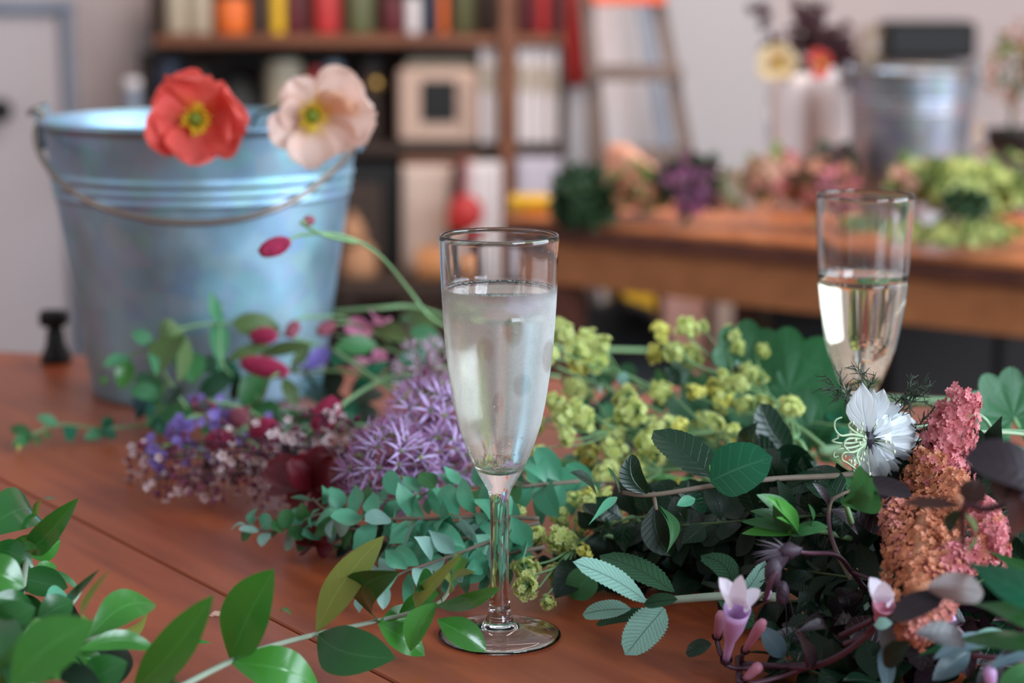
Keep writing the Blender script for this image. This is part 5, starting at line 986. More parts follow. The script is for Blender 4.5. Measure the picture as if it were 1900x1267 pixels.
trumpet('pink bud right of the upright lilac trumpet', (1418, 1150, .036), (1380, 1210, .016), 11, 7, [], [m_budp], [(1376, 1230, .008), (1390, 1245, .006)], 2, True)
trumpet('small pink bud at the very bottom edge', (1412, 1232, .014), (1380, 1262, .005), 11, 8, [], [m_budp], [(1370, 1275, .004), (1360, 1290, .003)], 3, True)
trumpet('pale bell flower with white lip left of the orange spikes', (1640, 1120, .055), (1628, 1152, .045), 20, 10, [(1618, 1080, .068, 26), (1640, 1086, .068, 30), (1656, 1104, .062, 24)], [m_budp, m_lilw], [(1600, 1180, .035), (1565, 1195, .03)], 4)
trumpet('violet bud among the dark leaves right of the pale bell flower', (1745, 1110, .055), (1772, 1160, .045), 9, 8, [], [m_lil], [(1790, 1180, .04), (1830, 1200, .03)], 5, True)
trumpet('lilac tube flower at the bottom right corner', (1836, 1238, .045), (1842, 1290, .03), 12, 8, [], [m_lil], [(1850, 1310, .02)], 6, True)
trumpet('dusky pink bud behind the upright trumpet', (1338, 1134, .03), (1330, 1184, .014), 10, 8, [], [m_budp], [(1336, 1210, .008), (1350, 1230, .006)], 7, True)
trumpet('fading lilac petal bud hanging from the dried calyx', (1428, 1094, .05), (1420, 1112, .045), 6, 6, [], [m_lil], [(1430, 1080, .055), (1440, 1060, .06)], 8, True)
# dried calyx with hair-like ends
t = thing('dried_calyx', 'dried purple calyx with hair-like ends on a dark twig', 'seed head', G(1560, 1030, .05)); rr = random.Random(9)
s = MB(); s.tube(pts([(1620, 1110, .03), (1580, 1060, .045), (1552, 1030, .055), (1500, 1026, .062), (1470, 1022, .065)]), (.0014, .0009), 7); s.tube(pts([(1552, 1030, .055), (1540, 980, .065), (1536, 950, .07)]), .0009, 6); s.tube(pts([(1580, 1060, .045), (1620, 1075, .045), (1680, 1090, .04)]), .001, 6); s.build('stem', m_redtwig, t)
s = MB(); C = G(1462, 1022, .066); s.ball(C, (.006, .004, .004), 10, rnd=.2)
for k in range(26): e = C + V((-rr.uniform(.006, .018), rr.uniform(-.006, .004), rr.uniform(-.012, .009))); s.blade(C, e, .0012, nu=5, nv=2, shape=SLIM)
s.build('calyx', m_calyx, t)
s = MB(); s.ball(G(1436, 1060, .058), (.004, .004, .007), 10, rnd=.15); s.ball(G(1452, 1100, .046), (.0032, .0032, .006), 10); s.tube(pts([(1462, 1022, .066), (1440, 1055, .058), (1425, 1085, .052)]), (.003, .0018), 8); s.tube(pts([(1440, 1060, .058), (1452, 1100, .046)]), .0006, 5)
for (x, y, z) in ((1400, 1150, .03), (1385, 1140, .035), (1475, 1160, .03), (1460, 1175, .02), (1410, 1080, .05), (1440, 1150, .03)): s.tube([G(1436, 1075, .055), (G(1436, 1075, .055) + G(x, y, z)) / 2 + V((.002, 0, .002)), G(x, y, z)], .0003, 4)
s.build('seed_pod', m_calyx, t)
branch('red_twig', 'red-purple bare twigs meeting at the bottom front edge of the heap', 'twig', [([(1380, 1232, .008), (1440, 1236, .01), (1500, 1238, .015), (1560, 1215, .025), (1625, 1165, .04)], .0016, .0014), ([(1390, 1270, .006), (1450, 1255, .008), (1505, 1236, .015)], .0014, .001), ([(1370, 1220, .008), (1372, 1268, .004)], .0016, .0016), ([(1500, 1238, .015), (1490, 1190, .03), (1480, 1170, .04)], .0012, .001)],
  [(1480, 1175, .04, 1508, 1240, .015, 26, m_plum, B(n=(.3, -1, .2))), (1480, 1170, .042, 1532, 1168, .038, 22, m_plum, B(bend=.3)), (1410, 1160, .03, 1455, 1220, .012, 40, m_slate, B(n=(0, -1, .3)))], stemmat=m_redtwig)
for i, (x, y) in enumerate(((640, 1098),)): pass
# ================================================================== BACKGROUND: FAR TABLE
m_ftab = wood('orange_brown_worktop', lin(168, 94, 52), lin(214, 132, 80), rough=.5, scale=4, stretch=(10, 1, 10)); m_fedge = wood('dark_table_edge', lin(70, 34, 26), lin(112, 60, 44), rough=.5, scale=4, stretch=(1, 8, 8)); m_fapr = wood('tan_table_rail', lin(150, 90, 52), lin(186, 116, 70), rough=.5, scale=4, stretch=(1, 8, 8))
def xy(px, py, z): p = G(px, py, z); return V((p.x, p.y, z))
A0, A1 = xy(935, 402, 0), xy(2150, 512, 0); dn = V((-(A1 - A0).y, (A1 - A0).x, 0)).normalized(); ex = (A1 - A0).normalized(); Ln = (A1 - A0).length
def obox(mb, s0, s1, d0, d1, z0, z1):
    c = [A0 + ex * s + dn * d for s, d in ((s0, d0), (s1, d0), (s1, d1), (s0, d1))]
    mb.add([V((p.x, p.y, z)) for z in (z0, z1) for p in c], [(3, 2, 1, 0), (4, 5, 6, 7), (0, 1, 5, 4), (1, 2, 6, 5), (2, 3, 7, 6), (3, 0, 4, 7)])
ft = thing('long_table', 'long brown wooden work table in the blurred background at right, piled with flowers', 'table', A0 + V((0, 0, -.75)))
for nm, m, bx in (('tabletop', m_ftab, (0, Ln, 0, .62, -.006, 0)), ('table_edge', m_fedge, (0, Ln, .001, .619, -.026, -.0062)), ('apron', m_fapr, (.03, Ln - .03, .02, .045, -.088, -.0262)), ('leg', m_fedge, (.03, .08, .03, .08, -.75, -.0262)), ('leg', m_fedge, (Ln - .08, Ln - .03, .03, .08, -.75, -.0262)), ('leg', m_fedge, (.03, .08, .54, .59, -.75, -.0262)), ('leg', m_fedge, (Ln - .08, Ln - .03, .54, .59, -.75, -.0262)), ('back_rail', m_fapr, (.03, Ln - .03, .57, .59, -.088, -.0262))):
    mb = MB(); obox(mb, *bx); mb.build(nm, m, ft, smooth=False)

# ------------------------------------------------------------------ helpers for blurred background things
def pbox(px0, py0, px1, py1, d, dep, bev=.003):
    a, b = P(px0, py1, d), P(px1, py0, d); mb = MB(); mb.box((a.x, d, a.z), (b.x, d + dep, b.z), bev=bev); return mb
def lath(px, py_bot, d, prof, n=24):
    """prof in px: (radius, height above base)"""
    c = P(px, py_bot, d); k = m_per_px(c); mb = MB(); mb.lathe([(max(r * k, 1e-5), h * k) for r, h in prof], c, n); return mb, c
def jar(name, label, cat, px, pyb, d, w, h, mat, lid=None, group=None, neck=.85):
    c = P(px, pyb, d); c.z = P(0, pyb, DS).z + .0005; t = thing(name, label, cat, c, group); k = m_per_px(c); r = w / 2 * k; H = h * k
    b = MB(); b.lathe([(1e-5, 0), (r * .92, 0), (r, H * .05), (r, H * .72), (r * neck, H * .84), (r * neck, H * .88), (1e-5, H * .88)], c, 20); b.build('body', mat, t)
    l = MB(); l.lathe([(1e-5, H * .86), (r * neck * 1.06, H * .86), (r * neck * 1.06, H), (1e-5, H)], c, 20); l.build('lid', lid or m_dark, t); return t
DS = 4.02
col = lambda n, r, g, b, ro=.5: plain(n, lin(r, g, b), ro, var=.15)
m_red = col('red_paint', 190, 50, 48); m_org = col('orange_paint', 230, 110, 40); m_yel = col('yellow_card', 235, 185, 40); m_white = plain('cream_enamel', lin(196, 164, 146), .5, var=.05); m_pap = plain('white_paper', lin(224, 214, 214), .8, var=.04); m_navy = col('navy_glaze', 36, 42, 62); m_mar = col('maroon_glaze', 96, 26, 34); m_olv = col('olive_glass', 96, 98, 62); m_beige = col('beige_card', 176, 160, 136); m_brn = wood('shelf_wood', lin(96, 54, 36), lin(146, 90, 58), rough=.5, scale=5, stretch=(1, 8, 8)); m_brn2 = plain('dark_brown_board', lin(60, 44, 36), .7, var=.2, scale=6); m_blk = plain('black_appliance', lin(9, 8, 8), .6, var=.2); m_brass = plain('brass', lin(200, 160, 90), .3, metal=.9); m_tan = col('tan_card', 190, 140, 104, .8); m_peachp = col('peach_paper', 226, 160, 132, .8)
DS = 4.02
# shelf unit
sh = thing('shelf_unit', 'wooden shelf unit against the back wall holding jars and white binders', 'shelf', V((P(660, 0, DS).x, DS + .15, -.75)))
for nm, r, dp in (('post', (928, -60, 956, 760), .05),): mb = pbox(*r, DS - .02, .05); mb.build(nm, m_brn, sh, smooth=False)
mb = pbox(1036, -60, 1052, 760, DS + .26, .03); mb.build('post', m_brn2, sh, smooth=False)
mb = pbox(286, -60, 300, 300, DS + .26, .03); mb.build('post', m_brn2, sh, smooth=False)
pbox(286, 66, 1050, 86, DS, .30).build('shelf_board', m_brn, sh, smooth=False); pbox(650, 270, 1050, 288, DS, .30).build('shelf_board', m_brn2, sh, smooth=False); pbox(232, 290, 650, 300, DS, .30).build('shelf_board', m_brn2, sh, smooth=False)
pbox(300, 88, 760, 288, DS + .31, .015).build('back_panel', m_brn2, sh, smooth=False)
pbox(300, -60, 1036, 66, DS + .31, .015).build('back_panel', m_brn2, sh, smooth=False)
pbox(744, 292, 892, 306, DS - .005, .02).build('front_rail', m_brn, sh, smooth=False)
GJ = 'jars and tins on the top shelf'
for a in [('glass_jar', 'cloudy pale jar at the left end of the top shelf', 'jar', 330, 45, 110, m_beige), ('glass_jar', 'second cloudy pale jar from the left on the top shelf', 'jar', 372, 45, 96, m_beige), ('fruit_bowl', 'round orange lidded pot on the top shelf left half', 'pot', 432, 62, 78, m_org), ('glass_jar', 'brown jar beside the orange pot on the top shelf', 'jar', 482, 30, 90, m_brn2),
          ('storage_tin', 'yellow tin on the top shelf', 'tin', 516, 26, 100, m_yel), ('storage_tin', 'pink-red tin right of the yellow tin', 'tin', 549, 34, 96, m_mar), ('storage_tin', 'wide red tin in the middle of the top shelf', 'tin', 606, 50, 120, m_red), ('glass_jar', 'pale green jar right of the wide red tin', 'jar', 668, 50, 110, m_olv), ('glass_jar', 'maroon jar right of the pale green jar', 'jar', 728, 40, 84, m_mar),
          ('glass_jar', 'white-blue jar in the right half of the top shelf', 'jar', 766, 28, 80, m_pap), ('glass_jar', 'navy jar in the right half of the top shelf', 'jar', 796, 26, 96, m_navy), ('storage_tin', 'narrow orange-brown tin on the top shelf', 'tin', 822, 16, 90, m_org), ('glass_jar', 'olive jar left of the shelf post', 'jar', 862, 36, 100, m_olv), ('glass_jar', 'dark olive jar against the shelf post', 'jar', 902, 34, 110, m_brn2),
          ('wine_bottle', 'dark red bottle just right of the shelf post', 'bottle', 978, 30, 120, m_mar), ('wine_bottle', 'red bottle second right of the shelf post', 'bottle', 1006, 22, 110, m_red), ('wine_bottle', 'dark red bottle at the right end of the top shelf', 'bottle', 1030, 24, 120, m_mar)]:
    jar(a[0], a[1], a[2], a[3], 66, DS + .10, a[4], a[5], a[6], group=GJ)
# lower shelf
t = thing('toaster_oven', 'small white oven with a dark square window on the lower shelf', 'oven', P(812, 268, DS + .03))
bd = pbox(738, 126, 886, 265, DS + .03, .2, .008).build('body', m_white, t, smooth=False); pbox(782, 150, 846, 226, DS + .022, .02, .004).build('oven_window', m_blk, bd, smooth=False)
for y in (160, 190, 220): k = MB(); c = P(864, y, DS + .026); k.lathe([(1e-5, 0), (.008, 0), (.008, .01), (1e-5, .01)], c, 12, axis=(0, -1, 0)); k.build('knob', m_white, t)
pbox(752, 112, 880, 124, DS + .05, .15).build('top_tray', m_beige, t, smooth=False)
for i, (x0, x1, y0) in enumerate(((890, 907, 80), (908, 924, 84), (959, 976, 78), (977, 996, 82), (997, 1016, 80), (1017, 1036, 86))):
    t = thing('ring_binder', ('white binder nearest the small oven', 'white binder against the left of the shelf post', 'white binder directly right of the shelf post', 'second white binder right of the shelf post', 'third white binder right of the shelf post', 'white binder at the right end of the lower shelf')[i], 'binder', P((x0 + x1) / 2, 268, DS + .02), 'white binders on the lower shelf')
    cv = pbox(x0, y0, x1, 266, DS + .02, .22, .003).build('cover', m_pap, t, smooth=False)
    pbox(x0 + 3, y0 + 40, x1 - 3, y0 + 90, DS + .018, .003, 0).build('spine_label', m_beige, cv, smooth=False)
# kettle, bottles in the dark left part
t = thing('kettle', 'black kettle on the shelf behind the poppies', 'kettle', P(440, 290, DS + .1)); c = P(440, 290, DS + .1); k_ = m_per_px(c)
mb = MB(); mb.lathe([(1e-5, 0), (55 * k_, 0), (62 * k_, 20 * k_), (56 * k_, 90 * k_), (36 * k_, 140 * k_), (14 * k_, 150 * k_), (8 * k_, 165 * k_), (1e-5, 168 * k_)], c, 28); mb.build('body', m_blk, t)
mb = MB(); mb.tube([c + V((50 * k_, 0, 110 * k_)), c + V((70 * k_, 0, 150 * k_)), c + V((10 * k_, 0, 182 * k_)), c + V((-50 * k_, 0, 155 * k_)), c + V((-52 * k_, 0, 110 * k_))], .006, 8); mb.build('handle', m_blk, t)
mb = MB(); mb.tube([c + V((-50 * k_, 0, 60 * k_)), c + V((-90 * k_, 0, 120 * k_))], (.012, .007), 8, smooth=False); mb.build('spout', m_blk, t)
jar('storage_jar', 'dark blue jar under the top shelf at left', 'jar', 318, 290, DS + .1, 56, 195, m_navy); jar('storage_jar', 'dark brown jar at the left end of the shelves', 'jar', 276, 290, DS + .14, 26, 180, m_brn2)
jar('storage_jar', 'pale glass jar seen just left of the coral poppy', 'jar', 250, 290, DS + .04, 34, 140, m_trim, m_pap); jar('storage_jar', 'cream jar above the coral poppy', 'jar', 372, 290, DS + .05, 50, 155, m_beige)
jar('storage_jar', 'beige canister between the two poppies', 'jar', 530, 290, DS + .12, 76, 195, m_beige); jar('storage_jar', 'slim red canister above the peach poppy', 'jar', 588, 290, DS + .1, 26, 180, m_red); jar('storage_jar', 'grey canister above the peach poppy', 'jar', 620, 290, DS + .12, 40, 190, m_trim)
jar('storage_jar', 'dark grey canister right of the peach poppy', 'jar', 690, 270, DS + .12, 50, 160, m_brn2); 
b = MB(); c = P(697, 156, DS - .02); b.ball(c, .013, 16); b.tube([c, c + V((0, .2, 0))], .004, 6); tag(b.build('brass_ornament', m_brass), 'small round brass knob glinting right of the peach poppy', 'ornament')
# below: fridge, cloths
t = thing('small_fridge', 'black-brown fridge right of the galvanised bucket', 'fridge', V((P(690, 500, DS).x, DS, -.75)))
a, b = P(560, 303, DS - .02), P(742, 303, DS - .02); MB().box((a.x, DS, -.75), (b.x, DS + .4, a.z - .004), bev=.006).build('body', m_blk, t, smooth=False)
MB().box((a.x + .003, DS - .025, -.72), (b.x - .035, DS - .001, P(0, 340, DS).z), bev=.004).build('door', m_brn2, t, smooth=False)
def cloth(name, label, cat, x0, y0, x1, y1, d, mat, folds=3, seed=0, taper=0):
    mb = MB(); nu, nv = 14, 20; vs = []; fs = []; rr = random.Random(seed); ph = rr.random() * 6
    for lay in (0, .004):
        for j in range(nv + 1):
            for i in range(nu + 1):
                u, v = i / nu, j / nv; xx = x0 + (x1 - x0) * (.5 + (u - .5) * (1 - taper * (1 - v))); p = P(xx, y0 + (y1 - y0) * v, d); p.y = d + .012 * math.sin(u * folds * 6.28 + ph) * (.3 + v) + lay; vs.append(p)
    S = (nu + 1) * (nv + 1)
    for j in range(nv):
        for i in range(nu):
            q = j * (nu + 1) + i; fs.append((q, q + nu + 1, q + nu + 2, q + 1)); fs.append((S + q, S + q + 1, S + q + nu + 2, S + q + nu + 1))
    for i in range(nu): fs.append((i, i + 1, S + i + 1, S + i)); q = nv * (nu + 1) + i; fs.append((q, S + q, S + q + 1, q + 1))
    for j in range(nv): q = j * (nu + 1); fs.append((q, S + q, S + q + nu + 1, q + nu + 1)); q += nu; fs.append((q, q + nu + 1, S + q + nu + 1, S + q))
    mb.add(vs, fs); return tag(mb.build(name, mat), label, cat)
cloth('tea_towel', 'large white cloth hanging below the shelf rail, left of the red mitt', 'cloth', 746, 306, 838, 700, DS - .04, plain('linen', lin(204, 180, 166), .9, var=.05), seed=1)
cloth('tea_towel', 'white cloth hanging right of the red mitt', 'cloth', 862, 300, 930, 640, DS - .03, m_pap, seed=2)
cloth('tea_towel', 'pale cloth under the shelf right of the post', 'cloth', 958, 292, 1040, 520, DS - .03, plain('lilac_linen', lin(200, 192, 204), .9, var=.05), seed=3)
cloth('apron', 'dark burgundy cloth hanging above the red mitt', 'cloth', 824, 304, 872, 560, DS - .07, m_mar, seed=4, taper=.7)
t = thing('oven_mitt', 'bright red padded mitt hanging below the small oven', 'mitt', P(862, 430, DS - .13)); mb = MB(); c = P(864, 395, DS - .13); mb.ball(c, (.034, .02, .036), 16); mb.ball(c + V((-.022, 0, -.012)), (.014, .012, .022), 12); mb.build('pad', m_red, t); mb = MB(); mb.tube([c + V((0, 0, .03)), c + V((.004, .02, .07)), c + V((0, .1, .10))], .003, 6); mb.build('loop', m_red, t)
for i, (x, y, r, lab) in enumerate(((655, 425, 22, 'tan paper parcel beside the bucket edge, upper one'), (668, 480, 34, 'tan paper parcel beside the bucket edge, lower one'))):
    c = P(x, y + r * 1.2, DS - .15); mb = MB(); k_ = m_per_px(c); mb.lathe([(1e-5, 0), (r * k_, .002), (r * 1.02 * k_, r * k_ * .8), (r * .8 * k_, r * k_ * 1.7), (r * .3 * k_, r * k_ * 2.3), (r * .4 * k_, r * k_ * 2.6)], c, 12); tag(mb.build('paper_parcel', m_tan), lab, 'parcel', 'tan parcels by the fridge')
# support stand for parcels / box
t = thing('wooden_stool', 'low brown stool by the fridge, mostly hidden by the bucket and stalks', 'stool', V((P(700, 600, DS - .15).x, DS - .15, -.75)))
a, b = P(630, 520, DS - .22), P(860, 520, DS - .22); MB().box((a.x, DS - .26, a.z - .03), (b.x, DS - .06, a.z), bev=.004).build('seat', m_brn2, t, smooth=False)
for xx in (a.x + .02, b.x - .02):
    for yy in (DS - .24, DS - .09): MB().box((xx - .012, yy - .012, -.75), (xx + .012, yy + .012, a.z - .031)).build('leg', m_brn2, t, smooth=False)
pbox(772, 470, 848, 519, DS - .24, .12).build('cardboard_box', plain('ochre_card', lin(206, 140, 90), .8)); tag(bpy.data.objects['cardboard_box'], 'ochre cardboard box behind the stalks left of the front flute', 'box')

# ladder
m_lad = wood('grey_brown_ladder_wood', lin(96, 80, 74), lin(136, 112, 100), rough=.6, scale=6, stretch=(8, 8, 1)); m_alu = plain('orange_ladder_tread', lin(240, 96, 50), .5)
DL = 3.94
t = thing('step_ladder', 'wooden step ladder with orange top tread standing before the white wall', 'ladder', V((P(1180, 0, DL).x, DL, -.75)))
def rail(x0, y0, x1, y1, d, w, m, nm='rail'):
    a, b = P(x0, y0, d), P(x1, y1, d); dr = (b - a).normalized(); top = a + dr * 0; L = (-.75 - a.z) / dr.z; bot = a + dr * L; h = w / 2 * m_per_px(a); sd = V((h, 0, 0)); f = V((0, .02, 0)); mb = MB()
    mb.add([top - sd, top + sd, top + sd + f, top - sd + f, bot - sd, bot + sd, bot + sd + f, bot - sd + f], [(0, 1, 2, 3), (7, 6, 5, 4), (4, 5, 1, 0), (5, 6, 2, 1), (6, 7, 3, 2), (7, 4, 0, 3)]); mb.build(nm, m, t, smooth=False)
rail(1080, -80, 1112, 260, DL, 26, m_lad); rail(1205, -80, 1272, 270, DL, 28, m_lad); rail(1092, -80, 1098, 260, DL + .3, 20, m_lad, 'back_rail'); rail(1180, -80, 1236, 270, DL + .3, 22, m_trim, 'back_rail')
pbox(1096, -14, 1236, 8, DL - .03, .09).build('tread', m_alu, t, smooth=False); pbox(1090, 124, 1268, 150, DL - .03, .09).build('tread', m_lad, t, smooth=False); pbox(1104, 280, 1290, 306, DL - .03, .09).build('tread', m_lad, t, smooth=False)
cloth('red_scarf', 'red cloth hanging on the left side of the ladder', 'cloth', 1056, -20, 1092, 160, DL + .36, m_red, seed=6, taper=-.6)
cloth('dust_sheet', 'white sheet hanging behind the ladder', 'cloth', 1040, -60, 1236, 620, WB - .12, m_pap, 5, seed=7)

# things under the far table
t = thing('black_bag', 'black bag slumped on the floor under the far table', 'bag', V((P(1150, 600, 3.0).x, 3.0, -.75))); c = t.location; mb = MB(); zt = P(1150, 552, 3.0).z
mb.lathe([(1e-5, 0), (.13, 0), (.16, .1), (.15, (zt + .75) * .6), (.10, (zt + .75) * .85), (.05, (zt + .75) * .97), (1e-5, zt + .75)], c, 20, jit=lambda a, h: 1 + .08 * math.sin(3 * a + h * 9)); mb.build('sack', m_blk, t); mb = MB(); mb.tube([c + V((-.05, 0, zt + .73)), c + V((-.06, 0, zt + .80)), c + V((-.02, 0, zt + .82)), c + V((0, 0, zt + .74))], .008, 8); mb.build('strap', m_blk, t)
def carton(lab, x0, y0, x1, d, mat, dep=.3, name='carton'):
    a, b = P(x0, y0, d), P(x1, y0, d); t = thing(name, lab, 'box', V(((a.x + b.x) / 2, d + dep / 2, -.75))); MB().box((a.x, d, -.75), (b.x, d + dep, a.z - .012), bev=.003).build('body', mat, t, smooth=False); MB().box((a.x - .004, d - .004, a.z - .0115), (b.x + .004, d + dep + .004, a.z), bev=.003).build('lid', mat, t, smooth=False)
carton('tall beige carton under the far table, left one', 1330, 520, 1432, 3.5, plain('pinkish_beige_card', lin(196, 172, 160), .8)); carton('white carton under the far table beside the beige one', 1446, 528, 1566, 3.5, m_pap); carton('black crate under the far table left of the back flute', 1432, 572, 1552, 3.0, m_blk, .25)
carton('yellow-topped carton under the far table', 1140, 492, 1216, 3.55, m_yel, .2); carton('pale pink carton under the far table', 1232, 500, 1312, 3.55, plain('pale_pink_card', lin(206, 160, 150), .8), .3); carton('black crate under the left end of the far table', 1046, 575, 1100, 3.4, m_blk, .2)
t = thing('dark_cabinet', 'very dark brown cabinet in shadow under the right end of the far table', 'cabinet', V((P(1800, 700, 3.1).x, 3.1, -.75))); a, b = P(1640, 570, 3.1), P(2060, 570, 3.1)
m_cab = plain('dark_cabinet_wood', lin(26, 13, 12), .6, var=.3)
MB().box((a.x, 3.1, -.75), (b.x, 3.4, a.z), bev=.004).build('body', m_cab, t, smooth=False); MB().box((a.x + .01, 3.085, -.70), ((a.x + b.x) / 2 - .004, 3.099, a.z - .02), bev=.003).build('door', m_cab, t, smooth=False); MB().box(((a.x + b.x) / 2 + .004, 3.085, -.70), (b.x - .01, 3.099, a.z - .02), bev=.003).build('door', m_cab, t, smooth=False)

# black speaker / pump bottle
t = thing('wall_speaker', 'black rectangular speaker on the wall behind the back bucket', 'speaker', P(1728, 105, WB - .12)); pbox(1643, 40, 1814, 112, WB - .12, .119, .008).build('body', m_blk, t, smooth=False); pbox(1652, 48, 1806, 104, WB - .128, .007, .002).build('grille', m_dark, t, smooth=False)
t = thing('wall_switch_box', 'beige box on the wall left of the black speaker', 'box', P(1625, 110, WB - .05)); pbox(1606, 52, 1640, 118, WB - .05, .049, .004).build('body', m_beige, t, smooth=False); pbox(1616, 70, 1630, 96, WB - .056, .005, .001).build('switch', m_pap, t, smooth=False)
t = thing('light_switch', 'grey vertical wall fitting left of the white vases', 'switch', P(1432, 240, WB - .03)); pbox(1422, 175, 1442, 250, WB - .03, .029, .003).build('body', m_trim, t, smooth=False); pbox(1427, 195, 1437, 225, WB - .034, .003, 0).build('button', m_pap, t, smooth=False)
c = G(122, 657, 0); c = V((c.x, 1.73, 0)); t = thing('pump_bottle', 'small black bottle at the back edge of the table left of the bucket', 'bottle', c); k_ = m_per_px(c)
mb = MB(); mb.lathe([(1e-5, 0), (28 * k_, 0), (28 * k_, 10 * k_), (18 * k_, 34 * k_), (15 * k_, 62 * k_), (9 * k_, 68 * k_), (1e-5, 68 * k_)], c, 20); mb.build('body', m_blk, t); mb = MB(); mb.box(c + V((-26 * k_, -.008, 68 * k_)), c + V((22 * k_, .008, 98 * k_)), bev=.002); mb.build('pump_head', m_blk, t)

# white vases, back bucket, jar
def vase(lab, px, d, wt, wb, h, top=None):
    c = G(px, 0, 0); c = V((P(px, 320, d).x, d, 0)); k_ = m_per_px(c); t = thing('white_vase', lab, 'vase', c, 'tall white vases on the far table'); mb = MB(); H = h
    mb.lathe([(1e-5, 0), (wb * k_, 0), (wb * k_ * 1.05, .01), (wt * k_ * .9, H * .7), (wt * k_, H * .9), (wt * .9 * k_, H), (wt * .9 * k_ - .003, H - .002), (wt * k_ * .8, H * .7), (1e-5, H * .2)], c, 32); mb.build('body', m_pap, t); return c + V((0, 0, H))
DV = 2.86
z_v = P(0, 130, DV).z
v1 = vase('tall white vase with cream flower, left of the pair', 1462, DV, 36, 30, P(0, 135, DV).z); v2 = vase('wider tall white vase right of the pair, next to the bucket', 1524, DV + .05, 54, 44, P(0, 122, DV + .05).z)
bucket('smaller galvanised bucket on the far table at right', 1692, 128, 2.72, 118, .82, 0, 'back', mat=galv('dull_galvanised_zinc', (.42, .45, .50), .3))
mb = MB(); c = P(1830, 330, 2.8); c = V((c.x, c.y, 0)); k_ = m_per_px(c); t = thing('glass_jar', 'glass jar of golden liquid glinting beside the back bucket', 'jar', c)
mb.lathe([(1e-5, 0), (30 * k_, 0), (32 * k_, .01), (30 * k_, .07), (22 * k_, .085), (22 * k_, .095), (20 * k_, .095), (20 * k_, .085), (28 * k_, .07), (29 * k_, .01), (1e-5, .004)], c, 32); mb.build('body', m_glass, t)
mb = MB(); mb.lathe([(1e-5, .0045), (28.5 * k_, .008), (28 * k_, .05), (1e-5, .05)], c, 32); tag(mb.build('golden_liquid', plain('golden_liquid_mat', lin(190, 150, 50), .2)), 'golden liquid inside the far glass jar', 'liquid')
for i, (x, y, r) in enumerate(((1838, 285, 6), (1815, 232, 5))):  # brass balls on sticks, added to stand in for two bright glints
    mb = MB(); p = P(x, y, 2.84); mb.ball(p, r * m_per_px(p), 14); mb.tube([p, V((p.x, p.y, .0))], .0014, 6); tag(mb.build('glint_ball', m_brass), ('added brass ball on a stick, standing in for a glint in front of the far jar', 'added brass ball on a stick, standing in for a glint above the far jar')[i], 'ornament')
t = thing('black_pot', 'black pot cut off by the right edge on the far table', 'pot', V((P(1900, 300, 3.0).x, 3.0, 0))); mb = MB(); c = t.location; mb.lathe([(1e-5, 0), (.04, 0), (.05, .02), (.055, P(0, 240, 3.0).z - .01), (.058, P(0, 240, 3.0).z), (.052, P(0, 240, 3.0).z), (.05, .03), (1e-5, .025)], c, 24); mb.build('body', m_blk, t); mb = MB(); mb.lathe([(1e-5, .06), (.05, .06), (1e-5, .061)], c, 16); mb.build('soil', m_brn2, t)
# yellow box, peach cone
pbox(946, 361, 1022, 388, 2.84, .08).build('yellow_box', m_yel); o = bpy.data.objects['yellow_box']; o.location.z = .0005; tag(o, 'flat yellow box at the left end of the far table', 'box')
mb = MB(); a, b = P(1128, 352, 2.78), P(1190, 275, 2.80); mb.lathe([(.012, 0), (.018, (b - a).length * .3), (.046, (b - a).length * .8), (.050, (b - a).length), (.047, (b - a).length), (.01, .01)], V((a.x, a.y, .016)), 24, axis=(b - a), jit=lambda an, h: 1 + .07 * math.sin(5 * an)); tag(mb.build('paper_cone', m_peachp), 'peach paper cone lying among the far table flowers', 'wrapping')

# ------------------------------------------------------------------ blurred flower bunches on the far table
def bunch(label, cx, cy, d, rx, ry, mats, n, seed, ps=16, name='flower_bunch', cat='flowers', group='flower bunches on the far table', zb=.0):
    rr = random.Random(seed); C = P(cx, cy, d); k_ = m_per_px(C); t = thing(name, label, cat, V((C.x, C.y, max(zb, 0.0))), group); RX, RZ = rx * k_, ry * k_; RY = min(RX, .08)
    st = MB(); parts = [MB() for _ in mats]
    for k in range(n):
        d_ = V((rr.gauss(0, 1), rr.gauss(0, 1), rr.gauss(0, 1))).normalized() * rr.uniform(.5, 1) ; p = C + V((d_.x * RX, d_.y * RY, d_.z * RZ)); p.z = max(p.z, zb + .004); i = rr.randrange(len(mats))
        dd = (d_ + V((rr.uniform(-.6, .6), rr.uniform(-.6, .6), rr.uniform(-.2, .8)))).normalized(); s = ps * k_ * rr.uniform(.7, 1.3)
        if i % 2 == 0: parts[i].star(p, dd, s, 6, .8, .3, ctr=None)
        else: parts[i].blade(p, p + dd * s * 1.6, s * .9, nu=5, nv=2, zmin=zb + .002)
        if k % 8 == 0: st.tube([V((C.x, C.y, max(zb + .003, C.z - RZ * .8))), p], .0012, 4, smooth=False)
    for i, m in enumerate(mats): parts[i].build('blossoms' if i % 2 == 0 else 'leaves', m, t)
    st.build('stems', m_stemd, t); return t
lm = lambda n, r, g, b: leafy(n, lin(r, g, b), rough=.6, trans=.3, vein=0, bump=0, var=.35)
f_pur = lm('dusky_purple', 130, 72, 110); f_pk = lm('soft_pink', 206, 120, 130); f_dg = lm('dark_leaf_green', 30, 62, 26); f_or = lm('rust_petal', 158, 100, 76); f_wh = lm('ivory_petal', 210, 196, 180); f_yg = lm('lime_petal', 168, 174, 100); f_bur = lm('burgundy_leaf', 58, 18, 26); f_mg = lm('moss_green', 104, 122, 60); f_pe = lm('peach_petal_far', 226, 160, 140)
bunch('dark green leafy bunch hanging over the front edge of the far table', 1082, 378, 2.72, 52, 62, [f_dg, f_dg], 200, 1, 20)
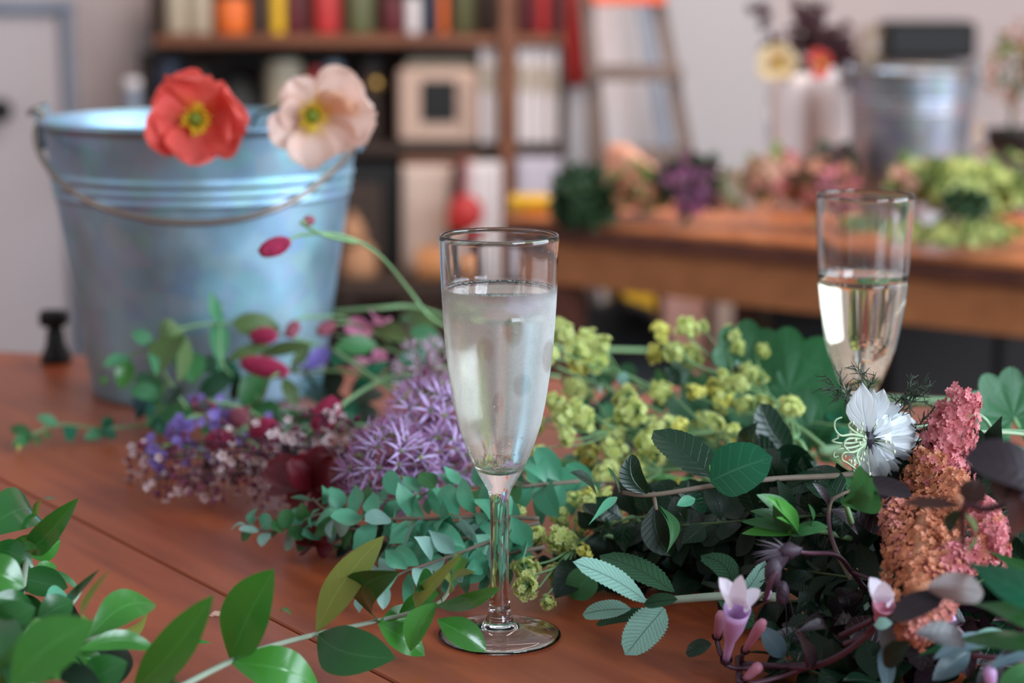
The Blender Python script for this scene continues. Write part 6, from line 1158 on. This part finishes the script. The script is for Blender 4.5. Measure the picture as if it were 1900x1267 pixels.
bunch('rust and olive flower bunch right of the dark green bunch', 1185, 352, 2.72, 44, 34, [f_or, f_mg], 130, 2); bunch('dusky purple flower bunch in the middle of the far table', 1280, 340, 2.70, 54, 54, [f_pur, f_dg, f_pur], 220, 3)
bunch('low ivory and green bunch right of the purple one', 1368, 352, 2.70, 44, 34, [f_wh, f_mg, f_pe], 130, 4); bunch('soft pink flower bunch in front of the white vases', 1445, 325, 2.68, 60, 40, [f_pk, f_mg, f_pe], 190, 5)
bunch('rose and rust flower bunch before the back bucket', 1530, 340, 2.62, 60, 42, [f_pk, f_dg, f_or], 190, 6); bunch('dark leafy bunch between the vases and the back bucket', 1555, 310, 2.66, 34, 40, [f_bur, f_dg], 100, 7)
bunch('peach and lime flower bunch at the foot of the back bucket', 1700, 330, 2.5, 54, 34, [f_pe, f_mg, f_yg], 160, 8); bunch('large lime-green flower bunch at the right on the far table', 1800, 350, 2.48, 92, 52, [f_yg, f_mg, f_yg], 330, 9, 18)
bunch('lime and pink flower bunch cut by the right edge on the far table', 1895, 345, 2.5, 50, 50, [f_yg, f_mg, f_pur], 160, 10); bunch('flat green trimmings spread on the far table front', 1770, 432, 2.38, 140, 12, [f_yg, f_mg], 200, 11, 12, zb=.0)
bunch('dark teal leaf clump inside the lime bunch', 1795, 378, 2.38, 40, 24, [f_dg, f_dg], 70, 12, 14)
bunch('scattered olive trimmings on the far table behind the back flute', 1600, 415, 2.45, 90, 8, [f_mg, f_mg], 90, 13, 10)
bunch('airy brown-green dried foliage at the upper right edge', 1880, 130, 2.95, 44, 90, [f_mg, f_or], 110, 14, 10, zb=.0, cat='foliage', name='dried_foliage')
sup = MB(); p = P(1880, 200, 2.95); sup.tube([V((p.x, 3.0, .05)), V((p.x, 2.97, p.z * .6)), p], .003, 6); tag(sup.build('bare_twig', m_stemd), 'bare stem rising from the black pot at the right edge', 'twig')
# burgundy foliage and poppies in the white vases
def tall_stem(lab, name, top, base, d, mats, n, r, seed):
    C = P(*top, d); B0 = base; t = thing(name, lab, 'foliage', B0, 'dark foliage stems in the white vases'); s = MB(); s.tube([B0, (B0 + C) / 2 + V((.006, 0, 0)), C], .0014, 6); s.build('stem', m_redtwig, t); rr = random.Random(seed); mb = MB(); k_ = m_per_px(C)
    for k in range(n):
        f = rr.uniform(.0, 1) ** .8; p = C.lerp(B0, f * .75) + V((rr.uniform(-r, r) * k_, rr.uniform(-.02, .02), rr.uniform(-r, r) * k_ * .6)); dd = V((rr.uniform(-1, 1), rr.uniform(-1, 1), rr.uniform(-.6, .8))).normalized(); mb.blade(p, p + dd * .018, .012, nu=6, nv=3, zmin=None)
    mb.build('foliage', mats, t)
v1b = v1 + V((0, 0, -.03)); v2b = v2 + V((0, 0, -.03))
tall_stem('burgundy leafy stem with a lone tip leaning furthest left', 'burgundy_stem', (1408, 14), v1b, DV, f_bur, 26, 11, 1); tall_stem('burgundy leafy stem standing tallest over the vases', 'burgundy_stem', (1490, 10), v2b, DV + .03, f_bur, 150, 26, 2); tall_stem('burgundy leafy stem leaning right over the back bucket', 'burgundy_stem', (1545, 60), v2b + V((.02, 0, 0)), DV + .03, f_bur, 140, 28, 3); tall_stem('short burgundy leafy stem above the cream flower', 'burgundy_stem', (1446, 62), v1b + V((.005, 0, 0)), DV, f_bur, 30, 14, 4)
tall_stem('burgundy leafy sprig drooping at the bucket side', 'burgundy_stem', (1580, 132), v2b + V((.03, 0, 0)), DV + .02, f_bur, 60, 18, 5)
DP = DV - .05
poppy('cream poppy with red heart in the left white vase', (1442, 118, DP), [(1425, 84, 60, 0, 0, 0), (1402, 118, 60, -.004, 0, 0), (1470, 92, 60, 0, 0, 0), (1478, 125, 50, -.004, 0, 0), (1440, 150, 56, -.01, 0, 0)], [m_cream], [(1442, 118, DP + .01), (1455, 135, DP + .03), (1462, 180, DV)], r=.35, seed=8)
poppy('small coral poppy in the right white vase', (1522, 118, DP), [(1510, 92, 34, 0, 0, 0), (1504, 125, 30, 0, 0, 0), (1535, 96, 30, 0, 0, 0), (1540, 130, 34, 0, 0, 0), (1524, 148, 30, -.01, 0, 0)], [m_coral], [(1522, 118, DP + .01), (1526, 135, DP + .05), (1526, 180, DV + .05)], r=.2, seed=9)
